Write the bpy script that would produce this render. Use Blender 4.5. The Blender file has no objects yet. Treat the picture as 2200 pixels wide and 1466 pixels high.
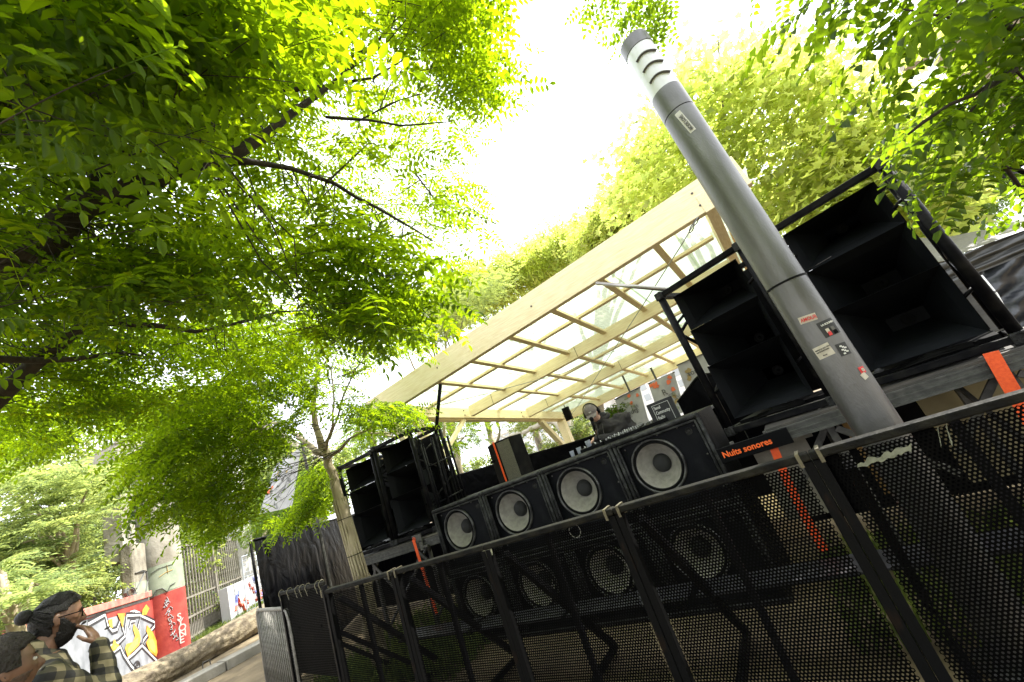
import bpy, math, random
import numpy as np
from mathutils import Vector, Matrix
random.seed(7); rng = np.random.default_rng(11)
SC = bpy.context.scene; COL = SC.collection
# ------------------------------------------------------------------ camera
EYE = np.array([0.0, 0.0, 1.6]); FPX = 862.0; CX, CY = 1100.0, 733.0
def _cv(px, py): return np.array([px - CX, -(py - CY), -FPX])
_up = _cv(70, -1930); _up /= np.linalg.norm(_up)
_lx = _cv(-290, 1550); _lx = _lx - _up * (_lx @ _up); _lx /= np.linalg.norm(_lx)
_X = -_lx; _Y = np.cross(_up, _X)
RC = np.array([_X, _Y, _up])
cam = bpy.data.cameras.new('camera'); cam.sensor_width = 36.0; cam.lens = FPX / 2200 * 36.0
cam.clip_start = 0.05; cam.clip_end = 2000
camo = bpy.data.objects.new('camera', cam); COL.objects.link(camo); SC.camera = camo
M4 = Matrix([list(RC[0]) + [0], list(RC[1]) + [0], list(RC[2]) + [1.6], [0, 0, 0, 1]])
camo.matrix_world = M4
# ------------------------------------------------------------------ light
SUN = np.array([0.38, 0.50, 0.78]); SUN /= np.linalg.norm(SUN)
world = bpy.data.worlds.new('World'); SC.world = world; world.use_nodes = True
nt = world.node_tree; nt.nodes.clear()
out = nt.nodes.new('ShaderNodeOutputWorld'); bg = nt.nodes.new('ShaderNodeBackground')
sky = nt.nodes.new('ShaderNodeTexSky'); sky.sky_type = 'NISHITA'; sky.sun_disc = False
sky.sun_elevation = math.asin(SUN[2]); sky.sun_rotation = math.atan2(SUN[0], SUN[1])
sky.dust_density = 2.5; sky.air_density = 1.0
tc = nt.nodes.new('ShaderNodeTexCoord'); no = nt.nodes.new('ShaderNodeTexNoise'); no.inputs['Scale'].default_value = 2.2
no.inputs['Detail'].default_value = 5; no.inputs['Roughness'].default_value = .55
cr = nt.nodes.new('ShaderNodeValToRGB'); cr.color_ramp.elements[0].position = .30; cr.color_ramp.elements[1].position = .62
cr.color_ramp.elements[0].color = (.72, .72, .72, 1); cr.color_ramp.elements[1].color = (1, 1, 1, 1)
mx = nt.nodes.new('ShaderNodeMix'); mx.data_type = 'RGBA'
nt.links.new(tc.outputs['Generated'], no.inputs['Vector']); nt.links.new(no.outputs['Fac'], cr.inputs['Fac'])
nt.links.new(cr.outputs['Color'], mx.inputs[0]); nt.links.new(sky.outputs['Color'], mx.inputs[6])
mx.inputs[7].default_value = (9.0, 9.3, 9.8, 1)      # thin bright cloud veil
nt.links.new(mx.outputs[2], bg.inputs['Color']); bg.inputs['Strength'].default_value = .12
nt.links.new(bg.outputs['Background'], out.inputs['Surface'])
sl = bpy.data.lights.new('sun', 'SUN'); sl.energy = 4.2; sl.angle = math.radians(.8); sl.color = (1, .96, .88)
so = bpy.data.objects.new('sun', sl); COL.objects.link(so)
so.rotation_euler = Vector(SUN).to_track_quat('Z', 'Y').to_euler()
vs = SC.view_settings; vs.view_transform = 'Standard'; vs.look = 'None'; vs.gamma = 1; vs.use_curve_mapping = False
vs.exposure = 1.75
SC.cycles.use_denoising = True; SC.cycles.max_bounces = 10; SC.cycles.transparent_max_bounces = 16
SC.cycles.transmission_bounces = 6; SC.cycles.diffuse_bounces = 4; SC.cycles.sample_clamp_indirect = 8
# ------------------------------------------------------------------ placement helpers
def ray(px, py): return RC @ _cv(px, py)
def W(px, py, Y): r = ray(px, py); return EYE + r * (Y / r[1])
def WZ(px, py, z): r = ray(px, py); return EYE + r * ((z - 1.6) / r[2])
def WD(px, py, d): r = ray(px, py); return EYE + r * (d / np.linalg.norm(r))
def WP(px, py, p0, n, off=0.0):
    n = np.array(n, float) / np.linalg.norm(n); r = ray(px, py)
    return EYE + r * (((p0 - EYE) @ n) / (r @ n)) + n * off
V = lambda *a: np.array(a, float)
def nrm(v): v = np.array(v, float); return v / (np.linalg.norm(v) + 1e-12)
# ------------------------------------------------------------------ materials
MATS = {}
def mat(name, c, rough=.6, metal=0, c2=None, scale=6, bump=0, bscale=40, stretch=None, detail=4, ramp=(.35, .65), spec=.5, sheen=0):
    if name in MATS: return MATS[name]
    m = bpy.data.materials.new(name); m.use_nodes = True; t = m.node_tree; p = t.nodes['Principled BSDF']
    p.inputs['Roughness'].default_value = rough; p.inputs['Metallic'].default_value = metal
    p.inputs['Specular IOR Level'].default_value = spec
    p.inputs['Base Color'].default_value = (*c, 1)
    tc = t.nodes.new('ShaderNodeTexCoord'); mp = t.nodes.new('ShaderNodeMapping'); t.links.new(tc.outputs['Object'], mp.inputs[0])
    if stretch: mp.inputs['Scale'].default_value = stretch
    if c2 is not None:
        n = t.nodes.new('ShaderNodeTexNoise'); n.inputs['Scale'].default_value = scale; n.inputs['Detail'].default_value = detail
        r = t.nodes.new('ShaderNodeValToRGB'); r.color_ramp.elements[0].position = ramp[0]; r.color_ramp.elements[1].position = ramp[1]
        r.color_ramp.elements[0].color = (*c, 1); r.color_ramp.elements[1].color = (*c2, 1)
        t.links.new(mp.outputs[0], n.inputs['Vector']); t.links.new(n.outputs['Fac'], r.inputs['Fac']); t.links.new(r.outputs['Color'], p.inputs['Base Color'])
    if bump:
        n2 = t.nodes.new('ShaderNodeTexNoise'); n2.inputs['Scale'].default_value = bscale; n2.inputs['Detail'].default_value = 5
        b = t.nodes.new('ShaderNodeBump'); b.inputs['Strength'].default_value = bump; b.inputs['Distance'].default_value = .02
        t.links.new(mp.outputs[0], n2.inputs['Vector']); t.links.new(n2.outputs['Fac'], b.inputs['Height']); t.links.new(b.outputs[0], p.inputs['Normal'])
    MATS[name] = m; return m
def leafmat(name, cd, ctr, var=.35, tr=.6, clump=1.5):
    m = bpy.data.materials.new(name); m.use_nodes = True; t = m.node_tree; t.nodes.clear()
    o = t.nodes.new('ShaderNodeOutputMaterial'); d = t.nodes.new('ShaderNodeBsdfDiffuse'); tr_ = t.nodes.new('ShaderNodeBsdfTranslucent')
    g = t.nodes.new('ShaderNodeBsdfGlossy'); g.inputs['Roughness'].default_value = .4; g.inputs['Color'].default_value = (.6, .65, .6, 1)
    geo = t.nodes.new('ShaderNodeNewGeometry'); tc = t.nodes.new('ShaderNodeTexCoord'); n = t.nodes.new('ShaderNodeTexNoise'); n.inputs['Scale'].default_value = clump
    t.links.new(tc.outputs['Object'], n.inputs['Vector'])
    ad = t.nodes.new('ShaderNodeMath'); ad.operation = 'MULTIPLY_ADD'; t.links.new(geo.outputs['Random Per Island'], ad.inputs[0]); ad.inputs[1].default_value = .5
    t.links.new(n.outputs['Fac'], ad.inputs[2])
    mr = t.nodes.new('ShaderNodeMapRange'); mr.inputs['From Min'].default_value = .4; mr.inputs['From Max'].default_value = 1.1
    t.links.new(ad.outputs[0], mr.inputs['Value'])
    def cm(c, k):
        x = t.nodes.new('ShaderNodeMix'); x.data_type = 'RGBA'
        x.inputs[6].default_value = (c[0] * (1 - var), c[1] * (1 - var * .8), c[2], 1); x.inputs[7].default_value = (c[0] * (1 + var), c[1] * (1 + var * .6), c[2] * (1 + k), 1)
        t.links.new(mr.outputs[0], x.inputs[0]); return x.outputs[2]
    t.links.new(cm(cd, .2), d.inputs['Color']); t.links.new(cm(ctr, .1), tr_.inputs['Color'])
    m1 = t.nodes.new('ShaderNodeMixShader'); m1.inputs[0].default_value = tr; t.links.new(d.outputs[0], m1.inputs[1]); t.links.new(tr_.outputs[0], m1.inputs[2])
    m2 = t.nodes.new('ShaderNodeMixShader'); m2.inputs[0].default_value = .022; t.links.new(m1.outputs[0], m2.inputs[1]); t.links.new(g.outputs[0], m2.inputs[2])
    t.links.new(m2.outputs[0], o.inputs['Surface']); MATS[name] = m; return m
# ------------------------------------------------------------------ objects
XF = {}
def tag(o, label=None, cat=None, group=None, kind=None):
    if label: o['label'] = label
    if cat: o['category'] = cat
    if group: o['group'] = group
    if kind: o['kind'] = kind
    return o
def thing(name, label, cat, loc=(0, 0, 0), rz=0.0, group=None):
    o = bpy.data.objects.new(name, None); COL.objects.link(o); o.empty_display_size = .2
    o.location = tuple(map(float, loc)); o.rotation_euler = (0, 0, rz)
    o['_x'] = 1; del o['_x']
    XF[o.name] = (Matrix.Translation(Vector(tuple(map(float, loc)))) @ Matrix.Rotation(rz, 4, 'Z')).inverted()
    return tag(o, label, cat, group)
class MB:
    def __init__(s): s.v = []; s.f = []; s.m = []; s.cm = 0
    def add(s, vs, fs):
        k = len(s.v); s.v += [tuple(map(float, x)) for x in vs]; s.f += [tuple(i + k for i in f) for f in fs]; s.m += [s.cm] * len(fs); return s
    def obox(s, c, ax, ay, az):      # centre and three half axes
        c, ax, ay, az = map(lambda q: np.array(q, float), (c, ax, ay, az))
        if np.dot(np.cross(ax, ay), az) < 0: ay = -ay
        vs = [c + i * ax + j * ay + k * az for k in (-1, 1) for j in (-1, 1) for i in (-1, 1)]
        return s.add(vs, [(0, 2, 3, 1), (4, 5, 7, 6), (0, 1, 5, 4), (2, 6, 7, 3), (0, 4, 6, 2), (1, 3, 7, 5)])
    def box(s, x0, y0, z0, x1, y1, z1):
        return s.obox(((x0 + x1) / 2, (y0 + y1) / 2, (z0 + z1) / 2), ((x1 - x0) / 2, 0, 0), (0, (y1 - y0) / 2, 0), (0, 0, (z1 - z0) / 2))
    def bar(s, p, q, w, h, up=(0, 0, 1)):
        p = np.array(p, float); q = np.array(q, float); d = q - p; L = np.linalg.norm(d); d = d / L; up = np.array(up, float)
        sd = np.cross(d, up)
        if np.linalg.norm(sd) < 1e-3: sd = np.cross(d, (1, 0, 0))
        sd = nrm(sd); u = np.cross(sd, d); return s.obox((p + q) / 2, d * L / 2, sd * w / 2, u * h / 2)
    def tube(s, pts, r, n=8, cap=True, fl=1.0):
        pts = [np.array(p, float) for p in pts]; m = len(pts)
        if not hasattr(r, '__len__'): r = [r] * m
        k = len(s.v); pr = None; vs = []; fs = []
        for i, p in enumerate(pts):
            d = nrm(pts[min(i + 1, m - 1)] - pts[max(i - 1, 0)])
            if pr is None: pr = np.cross(d, (0, 0, 1)); pr = nrm(pr) if np.linalg.norm(pr) > 1e-2 else V(1, 0, 0)
            pr = nrm(pr - d * (pr @ d)); q = np.cross(d, pr)
            for j in range(n):
                a = 2 * math.pi * j / n; vs.append(p + pr * math.cos(a) * r[i] + q * math.sin(a) * r[i] * fl)
        for i in range(m - 1):
            for j in range(n):
                a, b = i * n + j, i * n + (j + 1) % n; fs.append((a, b, b + n, a + n))
        if cap: fs.append(tuple(range(n - 1, -1, -1))); fs.append(tuple((m - 1) * n + j for j in range(n)))
        return s.add(vs, fs)
    def lathe(s, prof, c, axis, n=32, ref=None, cap=True):      # prof: (radius, height along axis)
        c = np.array(c, float); ax = nrm(axis); u = np.cross(ax, (0, 0, 1)) if ref is None else np.array(ref, float)
        u = nrm(u) if np.linalg.norm(u) > 1e-3 else V(1, 0, 0); w = np.cross(ax, u); vs = []; fs = []
        for (r, h) in prof:
            for j in range(n):
                a = 2 * math.pi * j / n; vs.append(c + ax * h + (u * math.cos(a) + w * math.sin(a)) * r)
        for i in range(len(prof) - 1):
            for j in range(n):
                a, b = i * n + j, i * n + (j + 1) % n; fs.append((a, b, b + n, a + n))
        if cap and prof[0][0] > 1e-4: fs.append(tuple(range(n - 1, -1, -1)))
        if cap and prof[-1][0] > 1e-4: fs.append(tuple((len(prof) - 1) * n + j for j in range(n)))
        return s.add(vs, fs)
    def ell(s, c, r, n=16, m=10, R=None):
        vs = []; fs = []; R = np.eye(3) if R is None else R
        for i in range(m + 1):
            t = math.pi * i / m
            for j in range(n):
                a = 2 * math.pi * j / n
                vs.append(np.array(c, float) + R @ np.array([r[0] * max(math.sin(t), .01) * math.cos(a), r[1] * max(math.sin(t), .01) * math.sin(a), r[2] * math.cos(t)]))
        for i in range(m):
            for j in range(n):
                a, b = i * n + j, i * n + (j + 1) % n; fs.append((a, a + n, b + n, b))
        fs.append(tuple(range(n))); fs.append(tuple(m * n + j for j in range(n - 1, -1, -1)))
        return s.add(vs, fs)
    def grid(s, fn, nu, nv):
        vs = [fn(i / nu, j / nv) for j in range(nv + 1) for i in range(nu + 1)]
        fs = [(j * (nu + 1) + i, j * (nu + 1) + i + 1, (j + 1) * (nu + 1) + i + 1, (j + 1) * (nu + 1) + i) for j in range(nv) for i in range(nu)]
        return s.add(vs, fs)
    def prism(s, poly, ext):
        n = len(poly); ext = np.array(ext, float); vs = [np.array(p, float) for p in poly]; vs = vs + [p + ext for p in vs]
        return s.add(vs, [tuple(range(n - 1, -1, -1)), tuple(range(n, 2 * n))] + [(i, (i + 1) % n, (i + 1) % n + n, i + n) for i in range(n)])
    def build(s, name, m, parent=None, smooth=False, bevel=0, origin=None, remesh=0, local=False, solid=0, sub=0):
        me = bpy.data.meshes.new(name); vs = s.v
        root = parent
        while root is not None and root.parent is not None: root = root.parent
        if root is not None and not local and root.name in XF:
            T = np.array(XF[root.name]); A = np.array(vs); vs = (A @ T[:3, :3].T + T[:3, 3]).tolist()
        elif origin is not None: vs = (np.array(vs) - np.array(origin)).tolist()
        me.from_pydata(vs, [], s.f)
        for x in (m if isinstance(m, (list, tuple)) else [m]): me.materials.append(x)
        if max(s.m, default=0) > 0: me.polygons.foreach_set('material_index', s.m)
        if smooth: me.polygons.foreach_set('use_smooth', [True] * len(me.polygons))
        me.update(); o = bpy.data.objects.new(name, me); COL.objects.link(o)
        if parent is not None: o.parent = parent
        elif origin is not None: o.location = tuple(map(float, origin))
        if remesh:
            r = o.modifiers.new('r', 'REMESH'); r.mode = 'VOXEL'; r.voxel_size = remesh; r.use_smooth_shade = True
            q = o.modifiers.new('s', 'SMOOTH'); q.iterations = 4; q.factor = .5
        if solid: q = o.modifiers.new('t', 'SOLIDIFY'); q.thickness = solid; q.offset = 0
        if bevel: b = o.modifiers.new('b', 'BEVEL'); b.width = bevel; b.segments = 2; b.limit_method = 'ANGLE'
        return o
def struct(o): o['kind'] = 'structure'; return o
def copy_tree(o, parent=None):
    c = o.copy(); COL.objects.link(c)
    if parent is not None: c.parent = parent
    for ch in list(o.children): copy_tree(ch, c)
    return c
def share(o, loc=(0, 0, 0), rot=None, parent=None, scale=None):    # a further piece with the same mesh
    c = o.copy(); COL.objects.link(c); c.parent = parent if parent is not None else o.parent; c.location = tuple(map(float, loc))
    if rot is not None: c.rotation_euler = rot
    if scale is not None: c.scale = scale
    return c
def textmesh(name, body, size, m, M, parent, bold=0.0, ext=.001, sx=1.0, align='LEFT', local=True):
    cu = bpy.data.curves.new(name, 'FONT'); cu.body = body; cu.size = size; cu.extrude = ext; cu.offset = bold; cu.align_x = align; cu.resolution_u = 3
    t = bpy.data.objects.new(name, cu); COL.objects.link(t); dg = bpy.context.evaluated_depsgraph_get()
    me = bpy.data.meshes.new_from_object(t.evaluated_get(dg)); bpy.data.objects.remove(t)
    root = parent
    while root is not None and root.parent is not None: root = root.parent
    S = Matrix.Diagonal((sx, 1, 1, 1)); T = M @ S
    if root is not None and root.name in XF: T = XF[root.name] @ T
    me.transform(T); me.materials.clear(); me.materials.append(m)
    o = bpy.data.objects.new(name, me); COL.objects.link(o); o.parent = parent; return o
def frameM(o, x, y):    # text frame: origin, x direction, y direction
    x = nrm(x); y = np.array(y, float); z = nrm(np.cross(x, y)); y = np.cross(z, x)
    return Matrix([[x[0], y[0], z[0], o[0]], [x[1], y[1], z[1], o[1]], [x[2], y[2], z[2], o[2]], [0, 0, 0, 1]])
# ------------------------------------------------------------------ palette
BLK = mat('black_paint', (.0025, .0025, .003), .55, c2=(.007, .007, .0072), scale=9, bump=.15, bscale=60, spec=0.05)
BLK2 = mat('black_horn', (.0045, .005, .006), .5, c2=(.008, .009, .0105), scale=3, bump=.1, bscale=120, spec=.08)
STEEL = mat('black_steel', (.004, .004, .005), .45, .1, c2=(.015, .014, .013), scale=14, bump=.2, bscale=30, ramp=(.45, .8), spec=0.06)
WORN = mat('worn_black_trim', (.012, .012, .0125), .6, c2=(.05, .05, .048), scale=18, bump=.5, bscale=50, ramp=(.4, .75), spec=0.12)
RAIL = mat('dirty_black_rail', (.002, .002, .0016), .65, 0, c2=(.016, .0145, .009), scale=9, bump=.4, bscale=40, ramp=(.4, .75), spec=0.12)
MESHM = mat('perforated_black_steel', (.0015, .0015, .0015), .7, 0, spec=.02, c2=(.0035, .0032, .003), scale=7, ramp=(.5, .8))
RUST = mat('rusty_black_steel', (.003, .003, .003), .6, 0, spec=.06, c2=(.03, .015, .006), scale=7, bump=.3, bscale=30, ramp=(.58, .8), stretch=(1, 1, .35))
ALU = mat('grey_aluminium', (.05, .05, .046), .5, .2, spec=.3, c2=(.09, .09, .08), scale=20, bump=.15, bscale=80)
GALV = mat('galvanised_steel', (.06, .058, .052), .5, .2, spec=.3, c2=(.11, .105, .095), scale=16, bump=.2, bscale=60)
PINE = mat('pale_pine', (.74, .60, .34), .6, c2=(.88, .77, .52), scale=5, bump=.25, bscale=14, stretch=(1, 6, 14), ramp=(.3, .7))
PINE2 = mat('pale_pine_crosswise', (.74, .60, .34), .6, c2=(.88, .77, .52), scale=5, bump=.25, bscale=14, stretch=(10, 1, 14), ramp=(.3, .7))
PLY = mat('plywood', (.55, .40, .20), .65, c2=(.68, .52, .30), scale=3, bump=.15, bscale=20, stretch=(1, 5, 1))
CONE = mat('speaker_cone_paper', (.20, .188, .16), .9, c2=(.27, .255, .22), scale=20, bump=.25, bscale=220)
RUB = mat('black_rubber', (.005, .005, .005), .65, spec=.08)
ORG = mat('orange_webbing', (.78, .075, .008), .6, c2=(.88, .11, .012), scale=60, bump=.3, bscale=200)
BARK = mat('grey_brown_bark', (.10, .085, .06), .85, c2=(.20, .17, .12), scale=9, bump=.8, bscale=22, stretch=(1, 1, .35))
DBARK = mat('dark_branch_bark', (.018, .014, .010), .85, c2=(.045, .036, .025), scale=12, bump=.7, bscale=30)
PBARK = mat('pale_tree_bark', (.27, .22, .14), .8, c2=(.38, .32, .2), scale=8, bump=.6, bscale=26, stretch=(1, 1, .5))
CONC = mat('pale_concrete', (.19, .175, .14), .85, c2=(.30, .28, .235), scale=2.2, bump=.4, bscale=25)
CONCD = mat('stained_concrete', (.13, .115, .085), .9, c2=(.26, .235, .18), scale=2.5, bump=.6, bscale=25)
def plastic_mat():
    m = mat('black_plastic_film', (.0015, .0015, .002), .32, bump=0); t = m.node_tree; p = t.nodes['Principled BSDF']
    tc = t.nodes['Texture Coordinate']; mp = t.nodes.new('ShaderNodeMapping'); mp.inputs['Scale'].default_value = (1, 1, .9); mp.inputs['Rotation'].default_value = (.5, .6, .2)
    n = t.nodes.new('ShaderNodeTexNoise'); n.inputs['Scale'].default_value = 2.6; n.inputs['Detail'].default_value = 9; n.inputs['Distortion'].default_value = 1.6
    b = t.nodes.new('ShaderNodeBump'); b.inputs['Strength'].default_value = .55; b.inputs['Distance'].default_value = .04
    t.links.new(tc.outputs['Object'], mp.inputs[0]); t.links.new(mp.outputs[0], n.inputs['Vector']); t.links.new(n.outputs['Fac'], b.inputs['Height']); t.links.new(b.outputs[0], p.inputs['Normal'])
    return m
FILM = plastic_mat(); FILM.node_tree.nodes['Principled BSDF'].inputs['Specular IOR Level'].default_value = .045
def white(n, v=.75): return mat(n, (v, v, v * .97), .6)
WHT = white('white_paint')
# ================================================================== GROUND
GM = mat('dusty_ground', (.10, .075, .042), .95, c2=(.21, .16, .09), scale=1.3, bump=.6, bscale=9, detail=8)
def gfn(u, v):
    # denser near the camera
    x = math.copysign(abs(2 * u - 1) ** 3 * 700, 2 * u - 1); y = math.copysign(abs(2 * v - 1) ** 3 * 700, 2 * v - 1)
    d = math.hypot(x, y); h = .02 * math.sin(x * 1.7) * math.sin(y * 1.3 + 1) * min(1, d / 5) - .01
    return (x, y, h if d < 30 else -.01)
g = MB(); g.grid(gfn, 90, 90); struct(g.build('ground', GM, smooth=True, origin=(0, 0, 0)))
# ================================================================== STAGE DECKS
def strap(name, pts, w, m, label, side=(1, 0, 0), group=None, t=.003):
    b = MB()
    for p, q in zip(pts[:-1], pts[1:]): b.bar(p, q, w, t, up=np.cross(nrm(np.array(q) - np.array(p)), side))
    o = b.build(name, m, origin=pts[-1]); return tag(o, label, 'strap', group)
def stage_deck(x0, x1, y0, label, legs, grp='stage decks carrying the horn speakers'):
    t = thing('stage_deck', label, 'stage deck', (x0, y0, 0), 0, grp)
    zt = 1.22
    b = MB(); b.box(x0, y0, zt - .022, x1, y0 + 1.3, zt - .002); b.build('deck_board', mat('dark_deck_board', (.03, .028, .025), .7, c2=(.06, .05, .04), scale=6), t)
    b = MB()
    for (za, zb, yy) in ((1.105, 1.125, -.012), (1.125, 1.15, 0), (1.15, 1.158, -.010), (1.158, 1.19, 0), (1.19, 1.2, -.012)): b.box(x0, y0 + yy - .004, za, x1, y0 + .035, zb)
    b.build('edge_beam', ALU, t)
    b = MB(); b.box(x0, y0 + 1.265, 1.105, x1, y0 + 1.3, 1.197); b.build('edge_beam', ALU, t)
    for x in legs:
        for y in (y0 + .1, y0 + 1.15):
            b = MB(); b.box(x - .024, y - .024, 0.012, x + .024, y + .024, 1.1); b.build('leg', GALV, t, bevel=.004)
            b = MB(); b.box(x - .06, y - .06, 0.0, x + .06, y + .06, .012); b.build('foot_plate', GALV, t)
        b = MB(); b.bar((x + .03, y0 + .06, 1.08), (x + .48, y0 + .06, .62), .045, .02, up=(0, 1, 0)); b.build('brace', GALV, t, bevel=.003)
        b = MB(); b.bar((x - .03, y0 + .18, 1.08), (x - .4, y0 + .2, .7), .045, .02, up=(0, 1, 0)); b.build('brace', GALV, t, bevel=.003)
        b = MB(); b.bar((x, y0 + .14, .25), (x, y0 + 1.1, .95), .03, .03); b.build('brace', GALV, t)
    return t
DL = stage_deck(-6.15, -4.12, 3.86, 'aluminium edged stage deck under the two horn speakers on the left', (-5.75, -4.75))
DR = stage_deck(-.28, 1.7, 3.60, 'aluminium edged stage deck under the two horn speakers on the right, behind the lamp column', (.1, 1.05))
DR2 = stage_deck(1.71, 3.6, 3.60, 'aluminium edged stage deck running out of frame at the right edge', (2.2, 3.2))
# clamp/foot with round orange mark on left deck
t = thing('deck_clamp', 'grey bracket with round orange emblem hanging on the left deck beam', 'bracket', W(898, 1165, 3.8))
c = W(896, 1158, 3.82); b = MB(); b.obox(c, (.085, 0, 0), (0, .01, 0), (0, 0, .05)); b.obox(c + V(.05, 0, -.09), (.03, 0, 0), (0, .01, 0), (0, 0, .06)); b.obox(c + V(.11, 0, -.115), (.06, 0, 0), (0, .012, 0), (0, 0, .014)); b.build('bracket', GALV, t, bevel=.004)
b = MB(); c2 = c + V(-.045, -.012, .002); b.lathe([(.030, 0), (.030, .003), (.024, .003), (.024, 0)], c2, (0, -1, 0), 24, cap=False); b.lathe([(.006, 0), (.006, .004)], c2, (0, -1, 0), 12)
b.obox(c2 + V(0, 0, .012), (.010, 0, 0), (0, .003, 0), (0, 0, .003)); b.obox(c2 + V(0, 0, -.012), (.010, 0, 0), (0, .003, 0), (0, 0, .003)); b.build('emblem', ORG, t)
# straps
strap('ratchet_strap', [V(-5.92, 3.845, 1.2), V(-5.92, 3.835, 1.09), V(-5.86, 3.83, .55), V(-5.8, 3.83, .02)], .045, ORG, 'orange ratchet strap beside the slender tree trunk under the left deck', group='orange ratchet straps')
strap('ratchet_strap', [W(888, 1160, 3.80), V(*W(905, 1215, 3.80)), V(*W(928, 1285, 3.80)), V(*W(938, 1320, 3.8))], .05, ORG, 'orange ratchet strap below the emblem bracket at the right end of the left deck', group='orange ratchet straps')
strap('ratchet_strap', [W(1655, 945, 3.54), W(1690, 1030, 3.54), W(1730, 1110, 3.54), W(1772, 1185, 3.54)], .055, ORG, 'long orange ratchet strap hanging below the black sign with orange words', group='orange ratchet straps')
strap('ratchet_strap', [W(2128, 757, 3.56), W(2165, 822, 3.56), W(2200, 880, 3.56), W(2240, 950, 3.56)], .07, ORG, 'wide orange ratchet strap over the deck beam at the right edge of the photo', group='orange ratchet straps')
strap('ratchet_strap', [W(1905, 885, 3.9), W(1950, 960, 3.9), W(1985, 1030, 3.9)], .05, mat('red_webbing', (.6, .05, .02), .6), 'red strap seen through the perforated panel right of the lamp column')
# ================================================================== HORN SPEAKERS
def horn_speaker(label, w=.80, h=1.36, side_mesh=False):
    t = thing('horn_speaker', label, 'loudspeaker', (0, 0, 0), 0, 'horn loudspeakers in tube frames'); d = .66; r = .028
    for x in (0, w):
        for y in (0, d):
            b = MB(); b.tube([(x, y, .035), (x, y, h - .035)], r if y else .034, 12); b.build('frame_post', STEEL, t, smooth=True)
    for z in (.0, h):
        for (p, q) in (((0, 0, z), (w, 0, z)), ((0, d, z), (w, d, z)), ((0, 0, z), (0, d, z)), ((w, 0, z), (w, d, z))):
            b = MB(); b.bar(p, q, .055, .05); b.build('frame_rail', STEEL, t, bevel=.006)
    for x in (0, w):
        for (ya, za, yb, zb) in ((0, .3, d, .62), (d, .62, 0, .95), (0, .95, d, 1.25)):
            b = MB(); b.tube([(x, ya, za), (x, yb, zb)], .016, 8); b.build('frame_brace', STEEL, t, smooth=True)
    for z in (.33, 1.05):
        for x0, x1 in ((0, .09), (w - .09, w)):
            b = MB(); b.tube([(x0, 0.02, z), (x1, .06, z + .05)], .013, 8); b.build('horn_bracket', STEEL, t, smooth=True)
    for x in (0, w):
        for z in (0, h):
            b = MB(); b.obox((x, 0, z), (.038, 0, 0), (0, .04, 0), (0, 0, .038)); b.obox((x + .02, -.035, z + .028), (.012, 0, 0), (0, .012, 0), (0, 0, .012)); b.build('corner_block', WORN, t, bevel=.008)
    x0, x1 = .085, w - .085; zb, zt = .085, h - .06; H = zt - zb
    fl = [(0, .405, .50, .22, .56), (.405, .70, .24, .3, .54), (.70, 1, .70, .26, .44)]     # z0,z1, throat centre, throat height, depth
    for i, (a, c, tc_, th, dp) in enumerate(fl):
        za, zc = zb + a * H + .002, zb + c * H - .002; hh = zc - za; tz = za + tc_ * hh; hw = .12
        m = (x0 + x1) / 2; b = MB(); th2 = hh * th / 2; y0 = -.01 if i == 0 else (.03 if i == 1 else .05)
        def ringp(f, off=0.0):   # f 0 mouth..1 throat, exponential-like flare
            g = f ** .75; hx = (x1 - x0) / 2 * (1 - g) + hw * g + off
            lo = za * (1 - g) + (tz - th2) * g - off; hi = zc * (1 - g) + (tz + th2) * g + off; y = y0 + dp * f
            return [(m - hx, y, lo), (m + hx, y, lo), (m + hx, y, hi), (m - hx, y, hi)]
        K = 6; vs = []; fs = []
        for k in range(K + 1): vs += ringp(k / K)
        for k in range(K):
            for j in range(4): p, q = k * 4 + j, k * 4 + (j + 1) % 4; fs.append((p, q, q + 4, p + 4))
        nb = len(vs)
        for k in range(K + 1):
            vs += ringp(k / K, .012 if k else .0)
        for k in range(K):
            for j in range(4): p, q = nb + k * 4 + j, nb + k * 4 + (j + 1) % 4; fs.append((q, p, p + 4, q + 4))
        fs.append((nb + K * 4 + 3, nb + K * 4 + 2, nb + K * 4 + 1, nb + K * 4)); fs.append((K * 4, K * 4 + 1, K * 4 + 2, K * 4 + 3))
        b.add(vs, fs); o = b.build('horn_flare', BLK2, t)
        b = MB(); yy = y0 + dp; rr = min(th2, hw) * .85
        b.lathe([(rr, -.001), (rr, -.02), (rr * .8, -.024), (rr * .75, -.006), (rr * .35, .0), (rr * .3, -.02), (.002, -.028)], (m, yy - .004, tz), (0, 1, 0), 24); b.build('driver', RUB, t, smooth=True)
    b = MB()
    for k in range(5): b.tube([(x0 + .1 + .03 * k, .02 + .02 * k, .03 + .012 * (k % 3)), (m, .0, .045 + .01 * k), (x1 - .1, .03, .04 + .01 * ((k * 2) % 3))], .007, 6)
    b.build('cable_bundle', RUB, t, smooth=True)
    b = MB(); b.box(.06, .1, .02, w - .06, d - .05, .05); b.build('base_tray', BLK, t)
    b = MB(); b.box(.06, .625, .06, w - .06, d + .01, h - .06); b.build('rear_cabinet', BLK, t)
    return t
def put(t, loc, rz, label=None): 
    t.location = tuple(map(float, loc)); t.rotation_euler = (0, 0, rz)
    if label: t['label'] = label
    return t
hs = horn_speaker('x')
zb = 1.262
put(hs, (-.547, 4.0, zb - .01), math.radians(-18), 'black triple horn speaker in a tube frame, left of the grey lamp column')
a = copy_tree(hs); put(a, (.425, 3.9, zb), math.radians(-15), 'largest looking black horn speaker, right of the grey lamp column under the leaves')
hl = copy_tree(hs); put(hl, (-6.08, 3.96, zb), math.radians(4), 'black horn speaker nearest the slender tree trunk, outer one of the left pair')
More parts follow.
